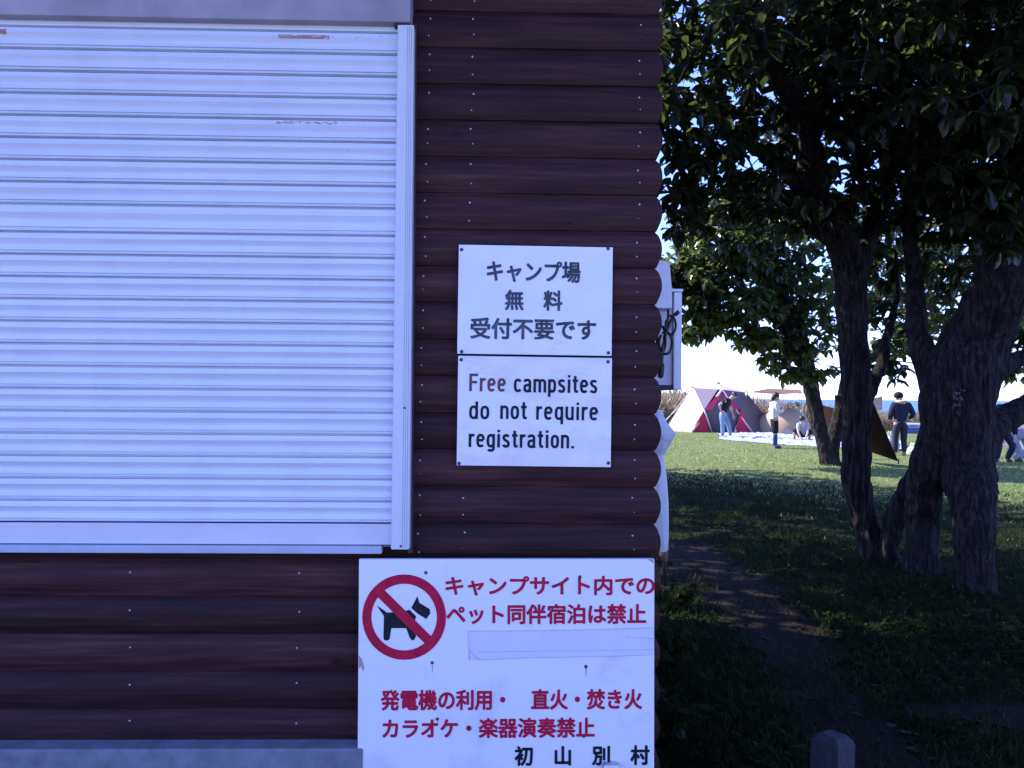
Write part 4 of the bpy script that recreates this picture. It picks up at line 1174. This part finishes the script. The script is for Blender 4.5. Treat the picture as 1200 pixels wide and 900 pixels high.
def big_tent():
    base = G(845, 506)
    t = thing('lodge_tent', 'big beige and crimson lodge tent with white pole sleeves', 'tent', loc=base)
    dep = 36.2
    Q = lambda x, y, d=dep: D(x, y, d) - base
    def B(x, d):
        q = D(x, 500, d); q.z = 0.0; return q - base
    A, Lh, Rh, P = Q(842, 449.5, 37.0), Q(812, 454.5, 37.2), Q(874.5, 460, 36.4), Q(845.6, 456.5, 35.6)
    KL, KR = Q(825, 480.5, 35.3), Q(868, 479.5, 35.2)
    Lb, FL, FLi, FRi, FR, RB = B(779, 37.3), B(810, 35.6), B(834, 35.7), B(861, 35.5), B(882, 35.2), B(913, 36.4)
    BL, BR = B(795, 40.5), B(900, 40.5)
    mb = MB(); sheet_face(mb, [Lh, Lb, FL, KL], 0.22); sheet_face(mb, [Lh, BL, Lb, Lb]); mb.build('side_panel', M['t_beige'], t)
    mb = MB(); sheet_face(mb, [Rh, KR, FR, RB], -0.08); sheet_face(mb, [Rh, RB, BR, BR]); mb.build('side_panel', M['t_shade_side'], t)
    mb = MB(); sheet_face(mb, [A, Lh, P.lerp(Lh, .15), P], 0.02); mb.build('roof_panel', M['t_pink'], t)
    mb = MB(); sheet_face(mb, [A, P, Rh, Rh], 0.02); mb.build('roof_panel', M['t_pink'], t)
    mb = MB(); sheet_face(mb, [Lh, KL, P.lerp(Lh, .12), P.lerp(Lh, .12)]); mb.build('mesh_window', M['t_mesh'], t)
    mb = MB(); sheet_face(mb, [P, KR, Rh, Rh]); mb.build('mesh_window', M['t_shade_side'], t)
    mb = MB(); sheet_face(mb, [P + Vector((0, .12, -.1)), KL + Vector((0, .12, 0)), KR + Vector((0, .12, 0)), KR + Vector((0, .12, 0))]); sheet_face(mb, [KL + Vector((0, .12, 0)), FLi + Vector((0, .15, 0)), FRi + Vector((0, .15, 0)), KR + Vector((0, .12, 0))]); mb.build('door_panel', M['t_mesh'], t)
    mb = MB(); sheet_face(mb, [KL, FL, FLi, FLi], -.03); sheet_face(mb, [P, KL, KL.lerp(KR, .22), P.lerp(KR, .12)]); mb.build('front_panel', M['t_red'], t)
    mb = MB(); sheet_face(mb, [KR, FRi, FR, FR], -.03); sheet_face(mb, [P, P.lerp(KL, .12), KR.lerp(KL, .22), KR]); mb.build('front_panel', M['t_red'], t)
    mb = MB(); sheet_face(mb, [A, BL, BR, BR]); sheet_face(mb, [A, Lh, BL, BL]); sheet_face(mb, [A, BR, Rh, Rh]); mb.build('back_panel', M['t_beige'], t)
    f = Vector((0, -.06, .0))
    for a, b, r in ((P, FL, .055), (Rh, FRi, .06), (P, FR, .03), (KL, FLi, .03), (Lh, KL, .02), (Lh, Lb, .025)):
        m = a.lerp(b, .5) + f
        MB().tube([a + f, m, b + f], r, 7).build('pole_sleeve', M['pole_w'], t)
    for a, b in ((Lh, B(770, 36)), (Lh.lerp(Lb, .4), B(766, 36.5))):
        MB().tube([a, b], .012, 4).build('guy_line', M['pole_w'], t)
    for h in (Lh, A, Rh): MB().ball(h, .08, 10, 6).build('hub', M['rust'], t)
    # porch roof stretched to the right
    b2 = G(905, 506)
    s = thing('tarp', 'rust-brown canopy stretched flat from the big tent towards the forked oak', 'tarp', loc=b2)
    Q2 = lambda x, y, d: D(x, y, d) - b2
    mb = MB()
    sheet_face(mb, [Q2(875, 460, 36.4), Q2(941, 461.5, 32.0), Q2(938, 456.5, 38), Q2(900, 455.5, 39)], -.12, 8)
    mb.build('canopy_sheet', M['t_rust'], s)
    for (x, d) in ((941, 32.0), (937, 38.0)):
        a = Q2(x, 459, d); b = Vector((a.x, a.y, 0)); MB().tube([b, a], .011, 6).build('pole', M['f_grey'], s)
big_tent()

def dome():
    base = G(918, 507)
    t = thing('dome_tent', 'low tan dome tent behind the woman in the white jacket', 'tent', loc=base)
    V, Fc = [], []
    n, m = 20, 8
    for j in range(m + 1):
        el = math.pi / 2 * j / m
        for i in range(n):
            a = 2 * math.pi * i / n
            f = 1 - .06 * abs(math.sin(2 * a))
            V.append((1.25 * f * math.cos(a) * math.cos(el) ** .8, 1.2 * f * math.sin(a) * math.cos(el) ** .8, 1.12 * math.sin(el)))
    for j in range(m):
        for i in range(n): Fc.append((j * n + i, j * n + (i + 1) % n, (j + 1) * n + (i + 1) % n, (j + 1) * n + i))
    MB().add(V, Fc, True).build('canopy', M['t_tan'], t)
    for s in (1, -1):
        pts = [(1.22 * math.cos(e) * .72 * s, -1.17 * math.cos(e) * .72, 1.14 * math.sin(e) + .01) for e in [math.pi * k / 12 for k in range(13)]]
        MB().tube(pts, .016, 6).build('pole', M['pole_m'], t)
    MB().add([(-.4, -1.22, .02), (.35, -1.22, .02), (.0, -.86, .82)], [(0, 1, 2)]).build('door_panel', M['t_pink'], t)
dome()

def rust_tarp():
    dT = 20.5
    base = G(1000, 541)
    t = thing('tarp', 'rust-brown tarp hanging slanted between the oak trunks, its shaded side coloured dark', 'tarp', loc=base)
    Q = lambda x, y, d=dT: D(x, y, d) - base
    mb = MB(); sheet_face(mb, [Q(978, 463, dT - 2.0), Q(1021, 466, dT - 2.9), Q(1053, 541, dT - 1.5), Q(980, 516, dT - .3)], -.2, 12); mb.build('tarp_sheet', M['t_shade_tarp'], t)
    mb = MB(); sheet_face(mb, [Q(1021, 468, dT - 2.7), Q(1034, 464, dT - .6), Q(1034, 480, dT - .4), Q(1026, 482, dT - 2.4)], .05); mb.build('tarp_flap', M['t_tan'], t)
    mb = MB(); sheet_face(mb, [Q(961, 474, dT + .4), Q(992, 482, dT + .2), Q(992, 517, dT), Q(972, 506, dT + .2)], .12); mb.build('tarp_flap', M['t_sunlit_tarp'], t)
    for (x, y, d) in ((1053, 540, dT - 1.5), (1000, 464, dT - 2.4)):
        a = Q(x, y, d); b = Vector((a.x, a.y, 0)); MB().tube([b, a + Vector((0, 0, .05))], .016, 6).build('pole', M['f_dark'], t)
rust_tarp()

def edge_tent():
    base = G(1212, 524)
    t = thing('tunnel_tent', 'mauve-grey tunnel tent with an open mouth beyond the leaning limb', 'tent', loc=base)
    V, Fc = [], []
    n = 12
    L = [(-.95, 1.0), (-.4, 1.06), (.5, 1.05), (1.6, .9)]
    for (x, s) in L:
        for i in range(n + 1):
            a = math.pi * i / n
            V.append((x + .25 * math.cos(a), -1.15 * s * math.cos(a), 1.25 * s * math.sin(a) ** .8))
    for j in range(len(L) - 1):
        for i in range(n): Fc.append((j * (n + 1) + i, j * (n + 1) + i + 1, (j + 1) * (n + 1) + i + 1, (j + 1) * (n + 1) + i))
    MB().add(V, Fc, True).build('canopy', M['t_pink'], t)
    for k in (0, 1, 2):
        MB().tube([Vector(V[k * (n + 1) + i]) * 1.012 for i in range(n + 1)], .02, 6).build('pole', M['t_mesh'], t)
    MB().add([(-.9, -1.1, .02), (-.9, 1.1, .02), (-.85, .85, .8), (-.85, 0, 1.2), (-.85, -.85, .8)], [(0, 1, 2, 3, 4)]).build('door_panel', M['t_mesh'], t)
edge_tent()

def groundsheet():
    base = G(925, 515)
    pts = [G(843, 510), G(900, 507.5), G(1004, 517.5), G(1002, 525), G(965, 525), G(915, 521.5), G(858, 519)]
    n, m = 60, 14
    # rows between the far edge and the near edge
    far = [G(840, 509), G(900, 507.8), G(960, 513), G(1060, 519)]
    near = [G(846, 516), G(900, 521.0), G(960, 525), G(1060, 528)]
    def along(L, s):
        x = s * (len(L) - 1); i = min(int(x), len(L) - 2); return L[i].lerp(L[i + 1], x - i)
    V = []
    for j in range(m + 1):
        for i in range(n + 1):
            s, q = i / n, j / m
            p = along(far, s).lerp(along(near, s), q) - base
            jitter = rng.normal(0, .05, 2)
            edge = min(1, 4 * min(q, 1 - q) + .1)
            V.append((p.x + jitter[0], p.y + jitter[1], .035 + edge * (.05 * abs(math.sin(s * 31 + 3 * math.sin(q * 5))) + rng.uniform(0, .07))))
    Fc = [(j * (n + 1) + i, j * (n + 1) + i + 1, (j + 1) * (n + 1) + i + 1, (j + 1) * (n + 1) + i) for j in range(m) for i in range(n)]
    o = MB().add(V, Fc, False).build('groundsheet', M['sheet']); o.location = base
    tag(o, 'crumpled pale blue-white tent sheet spread on the grass', 'groundsheet')
groundsheet()

# ================================================================== PEOPLE
def skin_mesh(nodes, edges, root, sub=2):
    names = list(nodes); idx = {k: i for i, k in enumerate(names)}
    me = bpy.data.meshes.new('s'); me.from_pydata([nodes[k][0] for k in names], [(idx[a], idx[b]) for a, b in edges], [])
    o = bpy.data.objects.new('s', me); col.objects.link(o)
    md = o.modifiers.new('skin', 'SKIN'); md.use_smooth_shade = True
    for i, k in enumerate(names):
        r = nodes[k][1]; r = r if hasattr(r, '__len__') else (r, r)
        me.skin_vertices[0].data[i].radius = r
        me.skin_vertices[0].data[i].use_root = (k == root)
    ss = o.modifiers.new('sub', 'SUBSURF'); ss.levels = sub; ss.render_levels = sub
    dg = bpy.context.evaluated_depsgraph_get()
    out = bpy.data.meshes.new_from_object(o.evaluated_get(dg))
    bpy.data.objects.remove(o); bpy.data.meshes.remove(me)
    return out
V3 = Vector
def person(label, base, J, cl, facing, scale=1.0, hat=None, extra=None, hair_long=False):
    """J: joints in metres (x = along the picture, y = away, z = up). cl: clothing materials."""
    t = thing('person', label, 'person', loc=base)
    J = {k: V3(v) * scale for k, v in J.items()}
    s = scale
    fx = V3(facing).normalized()
    hd = J['head']; nk = J['neck']
    up = (hd - nk).normalized()
    side = fx.cross(up).normalized()
    nodes = {'pelvis': (J['pelvis'], .125 * s), 'waist': (J['waist'], (.125 * s, .105 * s)), 'chest': (J['chest'], .135 * s), 'neck': (nk, .055 * s),
             'head0': (hd - up * .045 * s, .078 * s), 'head1': (hd + up * .055 * s, .088 * s), 'crown': (hd + up * .115 * s, .06 * s), 'nose': (hd + fx * .105 * s - up * .015 * s, .016 * s),
             'chin': (hd + fx * .06 * s - up * .085 * s, .036 * s)}
    edges = [('pelvis', 'waist'), ('waist', 'chest'), ('chest', 'neck'), ('neck', 'head0'), ('head0', 'head1'), ('head1', 'crown'), ('head0', 'nose'), ('head0', 'chin')]
    for sd in ('l', 'r'):
        sh, el, wr, ha = (J[k + sd] for k in ('sh', 'el', 'wr', 'ha'))
        hip, kn, an, to = (J[k + sd] for k in ('hip', 'kn', 'an', 'to'))
        nodes.update({'sh' + sd: (sh, .062 * s), 'el' + sd: (el, .042 * s), 'wr' + sd: (wr, .028 * s), 'palm' + sd: (wr.lerp(ha, .45), .03 * s)})
        edges += [('chest', 'sh' + sd), ('sh' + sd, 'el' + sd), ('el' + sd, 'wr' + sd), ('wr' + sd, 'palm' + sd)]
        hdv = (ha - wr).normalized(); hs = hdv.cross(V3((0, 1, 0.3))).normalized(); hp = hdv.cross(hs)
        pl = wr.lerp(ha, .45)
        for i, (o_, ln) in enumerate(((-.028, .062), (-.010, .075), (.010, .072), (.027, .055))):
            k1, k2 = 'f%d%s' % (i, sd), 'g%d%s' % (i, sd)
            nodes[k1] = (pl + hdv * .05 * s + hs * o_ * s, .009 * s); nodes[k2] = (pl + hdv * (.05 + ln) * s + hs * o_ * s + hp * .02 * s, .0075 * s)
            edges += [('palm' + sd, k1), (k1, k2)]
        nodes['th' + sd] = (pl + hs * .05 * s + hdv * .02 * s, .011 * s); nodes['ti' + sd] = (pl + hs * .062 * s + hdv * .06 * s, .009 * s)
        edges += [('palm' + sd, 'th' + sd), ('th' + sd, 'ti' + sd)]
        nodes.update({'hip' + sd: (hip, .092 * s), 'kn' + sd: (kn, .058 * s), 'an' + sd: (an, .042 * s), 'to' + sd: (to, .036 * s)})
        edges += [('pelvis', 'hip' + sd), ('hip' + sd, 'kn' + sd), ('kn' + sd, 'an' + sd), ('an' + sd, 'to' + sd)]
    body = link('body', skin_mesh(nodes, edges, 'pelvis'), M['skin'], t)
    # face
    for q in (1, -1):
        MB().ball(hd + fx * .083 * s + side * .032 * s * q + up * .012 * s, .012 * s, 8, 6).build('eye', M['ink'], body)
        MB().ball(hd + side * .088 * s * q, .026 * s, 8, 6, (.6, 1, 1)).build('ear', M['skin'], body)
    MB().ball(hd + fx * .088 * s - up * .05 * s, .018 * s, 8, 6, (.6, 1, .3)).build('mouth', M['rust'], body)
    # hair: a cap over the skull set back from the face
    if hat is None:
        mb = MB(); c = hd + up * .05 * s - fx * .022 * s
        mb.ball(c, .112 * s, 14, 10, (1, 1, .95))
        if hair_long: mb.ball(hd - fx * .055 * s - up * .05 * s, .085 * s, 12, 8, (1, 1, 1.3))
        mb.build('hair', M['hair'], body)
    else:
        MB().ball(hd + up * .062 * s - fx * .005 * s, .122 * s, 14, 10, (1, 1, .86)).build('beanie', hat, t)
    # top
    sl = cl.get('sleeve', 1.0)
    n2 = {'pelvis': (J['pelvis'].lerp(J['waist'], .1), (.165 * s, .14 * s)), 'waist': (J['waist'], (.158 * s, .138 * s)), 'chest': (J['chest'], (.165 * s, .15 * s)), 'collar': (J['chest'].lerp(nk, .72), .085 * s)}
    e2 = [('pelvis', 'waist'), ('waist', 'chest'), ('chest', 'collar')]
    puff = cl.get('puff', 1.0)
    for sd in ('l', 'r'):
        n2['sh' + sd] = (J['sh' + sd], .085 * s * puff); e2.append(('chest', 'sh' + sd))
        if sl < .6: n2['e' + sd] = (J['sh' + sd].lerp(J['el' + sd], .7), .07 * s * puff); e2.append(('sh' + sd, 'e' + sd))
        else:
            n2['e' + sd] = (J['el' + sd], .062 * s * puff); n2['w' + sd] = (J['el' + sd].lerp(J['wr' + sd], .9), .047 * s * puff)
            e2 += [('sh' + sd, 'e' + sd), ('e' + sd, 'w' + sd)]
    link(cl.get('top_name', 'shirt'), skin_mesh(n2, e2, 'waist'), cl['top'], t)
    # trousers / shorts
    n3 = {'pelvis': (J['pelvis'], (.155 * s, .135 * s)), 'w': (J['pelvis'].lerp(J['waist'], .45), (.148 * s, .125 * s))}
    e3 = [('pelvis', 'w')]
    short = cl.get('short', False)
    for sd in ('l', 'r'):
        n3['h' + sd] = (J['hip' + sd], .115 * s); e3.append(('pelvis', 'h' + sd))
        if short: n3['k' + sd] = (J['hip' + sd].lerp(J['kn' + sd], 1.08), .10 * s); e3.append(('h' + sd, 'k' + sd))
        else:
            n3['k' + sd] = (J['kn' + sd], .083 * s); n3['a' + sd] = (J['kn' + sd].lerp(J['an' + sd], .95), .07 * s)
            e3 += [('h' + sd, 'k' + sd), ('k' + sd, 'a' + sd)]
    link(cl.get('bottom_name', 'trousers'), skin_mesh(n3, e3, 'pelvis'), cl['bottom'], t)
    if 'legging' in cl:
        for sd in ('l', 'r'):
            link('legging', skin_mesh({'a': (J['kn' + sd], .068 * s), 'b': (J['kn' + sd].lerp(J['an' + sd], .5), .066 * s), 'c': (J['an' + sd], .052 * s)}, [('a', 'b'), ('b', 'c')], 'a'), cl['legging'], t)
    for sd in ('l', 'r'):
        a, b = J['an' + sd], J['to' + sd]
        link('shoe', skin_mesh({'a': (V3((a.x, a.y, .05 * s)), .055 * s), 'b': (a.lerp(b, .55) * 1.0 + V3((0, 0, .0)), .05 * s), 'c': (b, .04 * s)}, [('a', 'b'), ('b', 'c')], 'a'), cl['shoe'], t)
    return t, J

# man bending over in a black T-shirt and pale jeans
base = G(850, 514.5)
person('man in black T-shirt and pale blue jeans bending over the sheet', base, dict(
    pelvis=(-.10, 0, .95), waist=(-.06, 0, 1.10), chest=(.06, -.03, 1.33), neck=(.19, -.05, 1.48), head=(.29, -.06, 1.56),
    shl=(-.02, -.17, 1.38), ell=(-.30, -.28, 1.24), wrl=(-.22, -.22, 1.02), hal=(-.12, -.18, .94),
    shr=(.12, .14, 1.36), elr=(.26, .16, 1.10), wrr=(.27, .02, .88), har=(.30, -.03, .73),
    hipl=(-.15, -.09, .88), knl=(-.13, -.12, .48), anl=(-.13, -.10, .08), tol=(.06, -.16, .045),
    hipr=(-.02, .09, .88), knr=(.14, .07, .48), anr=(.22, .10, .08), tor=(.40, .05, .045)),
    dict(top=M['f_black'], sleeve=.4, bottom=M['f_jeans'], shoe=M['shoe_w'], top_name='t_shirt', bottom_name='jeans'), (.75, -.25, -.6), 1.05)
# woman in white jacket
base = G(908, 526)
_, J = person('woman in white jacket, black knee shorts and blue leggings looking at her phone', base, dict(
    pelvis=(-.02, 0, .93), waist=(-.04, 0, 1.08), chest=(-.04, 0, 1.30), neck=(-.01, 0, 1.46), head=(.03, 0, 1.58),
    shl=(-.03, -.17, 1.36), ell=(.06, -.21, 1.12), wrl=(.24, -.12, 1.20), hal=(.34, -.06, 1.27),
    shr=(-.03, .17, 1.36), elr=(.06, .21, 1.12), wrr=(.24, .10, 1.18), har=(.34, .04, 1.24),
    hipl=(-.03, -.09, .88), knl=(-.02, -.11, .48), anl=(-.05, -.11, .08), tol=(.13, -.13, .045),
    hipr=(-.01, .09, .88), knr=(.05, .10, .48), anr=(.06, .10, .08), tor=(.24, .08, .045)),
    dict(top=M['f_white'], puff=1.15, bottom=M['f_black'], short=True, legging=M['f_blue'], shoe=M['f_blue'], top_name='jacket', bottom_name='shorts'), (.9, -.1, -.4), 1.0, hair_long=True)
ph = MB().box((-.006, -.038, -.075), (.006, .038, .075), .004).build('phone', M['rubber'])
ph.location = base + V3((.40, -.02, 1.32)); ph.rotation_euler = (0, R(-20), 0)
tag(ph, 'black phone held up in the woman in white\'s hands', 'phone')
# person crouching on the sheet
base = G(937, 518)
person('person in grey T-shirt and black shorts crouching with both hands on the sheet', base, dict(
    pelvis=(.16, .1, .30), waist=(.12, .03, .42), chest=(.06, -.12, .60), neck=(.02, -.22, .70), head=(-.01, -.28, .79),
    shl=(-.10, -.14, .62), ell=(-.16, -.30, .36), wrl=(-.10, -.42, .16), hal=(-.06, -.46, .06),
    shr=(.20, -.12, .62), elr=(.17, -.32, .36), wrr=(.06, -.44, .16), har=(.0, -.48, .06),
    hipl=(.05, .08, .27), knl=(-.24, -.14, .42), anl=(-.16, .06, .08), tol=(-.18, -.12, .045),
    hipr=(.27, .08, .27), knr=(.36, -.18, .40), anr=(.34, .04, .08), tor=(.36, -.14, .045)),
    dict(top=M['f_grey'], sleeve=.4, bottom=M['f_black'], short=True, shoe=M['shoe'], top_name='t_shirt', bottom_name='shorts'), (-.1, -.8, -.6), 1.0)
# man seen from behind
base = G(1055, 535)
pt, _ = person('man seen from behind in a navy jacket, dark trousers and black beanie', base, dict(
    pelvis=(0, 0, .92), waist=(0, 0, 1.07), chest=(.02, .0, 1.30), neck=(.0, .02, 1.45), head=(-.01, .05, 1.555),
    shl=(-.18, 0, 1.36), ell=(-.25, .02, 1.08), wrl=(-.18, .20, .98), hal=(-.10, .28, .98),
    shr=(.22, 0, 1.36), elr=(.36, .0, 1.10), wrr=(.28, .18, 1.0), har=(.2, .26, 1.0),
    hipl=(-.10, 0, .87), knl=(-.13, .0, .47), anl=(-.13, .02, .08), tol=(-.16, .18, .045),
    hipr=(.10, 0, .87), knr=(.09, .0, .47), anr=(.10, -.02, .08), tor=(.14, .15, .045)),
    dict(top=M['f_navy'], puff=1.2, bottom=M['f_dark'], shoe=M['shoe'], top_name='jacket'), (-.1, 1, -.1), 1.02, hat=M['f_black'])
MB().tube([(-.13, .0, 1.49), (-.04, -.09, 1.47), (.06, -.10, 1.47), (.15, 0, 1.49)], [.03, .055, .055, .03], 8).build('hood', M['f_tan'], pt)
# two people stooping at the edge of the picture
base = G(1173, 543)
person('person in black jacket and dark trousers stooping beside the grey-trousered one', base, dict(
    pelvis=(.04, .05, .78), waist=(.0, -.02, .92), chest=(-.08, -.12, 1.12), neck=(-.14, -.2, 1.22), head=(-.18, -.26, 1.30),
    shl=(-.24, -.06, 1.12), ell=(-.26, -.22, .84), wrl=(-.22, -.34, .66), hal=(-.2, -.4, .54),
    shr=(.08, -.16, 1.12), elr=(.14, -.34, .86), wrr=(.06, -.44, .68), har=(.02, -.5, .56),
    hipl=(-.06, .04, .74), knl=(-.12, -.12, .42), anl=(-.10, .02, .08), tol=(-.14, -.16, .045),
    hipr=(.14, .04, .74), knr=(.24, -.10, .42), anr=(.18, .08, .08), tor=(.26, -.08, .045)),
    dict(top=M['f_black'], puff=1.15, bottom=M['f_navy'], shoe=M['shoe'], top_name='jacket'), (-.3, -.8, -.5), 1.0)
base = G(1189, 542)
person('person in pale grey trousers bent double, facing the mauve-grey tent', base, dict(
    pelvis=(-.08, .05, .62), waist=(.06, .02, .70), chest=(.28, .0, .74), neck=(.42, -.02, .70), head=(.52, -.03, .66),
    shl=(.28, -.18, .72), ell=(.34, -.24, .46), wrl=(.36, -.22, .26), hal=(.38, -.22, .14),
    shr=(.28, .18, .72), elr=(.36, .22, .46), wrr=(.40, .18, .26), har=(.42, .17, .14),
    hipl=(-.12, -.09, .58), knl=(.02, -.14, .36), anl=(-.08, -.12, .08), tol=(.12, -.14, .045),
    hipr=(-.10, .09, .58), knr=(.16, .12, .36), anr=(.08, .12, .08), tor=(.26, .10, .045)),
    dict(top=M['f_grey'], bottom=M['f_grey'], shoe=M['shoe']), (.7, -.1, -.7), 1.0)

# ================================================================== CAMP BITS
def cooler(px, py, label, s=1.0):
    t = thing('cooler_box', label, 'cooler', loc=G(px, py))
    MB().box((-.30 * s, -.18 * s, 0), (.30 * s, .18 * s, .34 * s), .025).build('body', M['cool_blue'], t)
    MB().box((-.31 * s, -.19 * s, .345 * s), (.31 * s, .19 * s, .43 * s), .025).build('lid', M['cool_white'], t)
    MB().tube([(-.2 * s, -.2 * s, .36 * s), (-.2 * s, -.23 * s, .27 * s), (.2 * s, -.23 * s, .27 * s), (.2 * s, -.2 * s, .36 * s)], .012 * s, 6).build('handle', M['cool_white'], t)
cooler(1068, 508, 'navy cooler box with white lid behind the man in the navy jacket', 1.1)
def bag(px, py, name, label, mat, sx, sy, sz):
    t = thing(name, label, 'bag', loc=G(px, py))
    V, Fc = [], []
    n, m = 16, 7
    for j in range(m + 1):
        q = j / m; rr = (math.sin(math.pi * (.18 + .74 * q))) ** .6
        for i in range(n):
            a = 2 * math.pi * i / n; w = 1 + .09 * math.sin(5 * a + j)
            V.append((sx / 2 * rr * w * math.copysign(abs(math.cos(a)) ** .7, math.cos(a)), sy / 2 * rr * w * math.copysign(abs(math.sin(a)) ** .7, math.sin(a)), sz * q))
    for j in range(m):
        for i in range(n): Fc.append((j * n + i, j * n + (i + 1) % n, (j + 1) * n + (i + 1) % n, (j + 1) * n + i))
    Fc += [tuple(range(n - 1, -1, -1)), tuple(m * n + i for i in range(n))]
    MB().add(V, Fc, True).build('body', mat, t)
    for s in (-1, 1):
        MB().tube([(-sx * .22, s * sy * .2, sz * .9), (-sx * .15, s * sy * .24, sz * 1.25), (sx * .15, s * sy * .24, sz * 1.25), (sx * .22, s * sy * .2, sz * .9)], .014, 6).build('handle', mat, t)
bag(1072, 534, 'tote_bag', 'white carrier bag on the grass by the man in the navy jacket', M['cloth_white'], .42, .3, .26)
bag(1045, 531, 'tote_bag', 'pale blue bag on the grass between the tarp and the standing man', M['sheet'], .4, .3, .5)
bag(1163, 536, 'duffel_bag', 'red bag on the grass beside the big oak trunk', M['red_bag'], .36, .3, .42)
bag(1199, 537, 'tote_bag', 'bright blue-white bag in front of the mauve-grey tent', M['f_jeans'], .4, .3, .4)
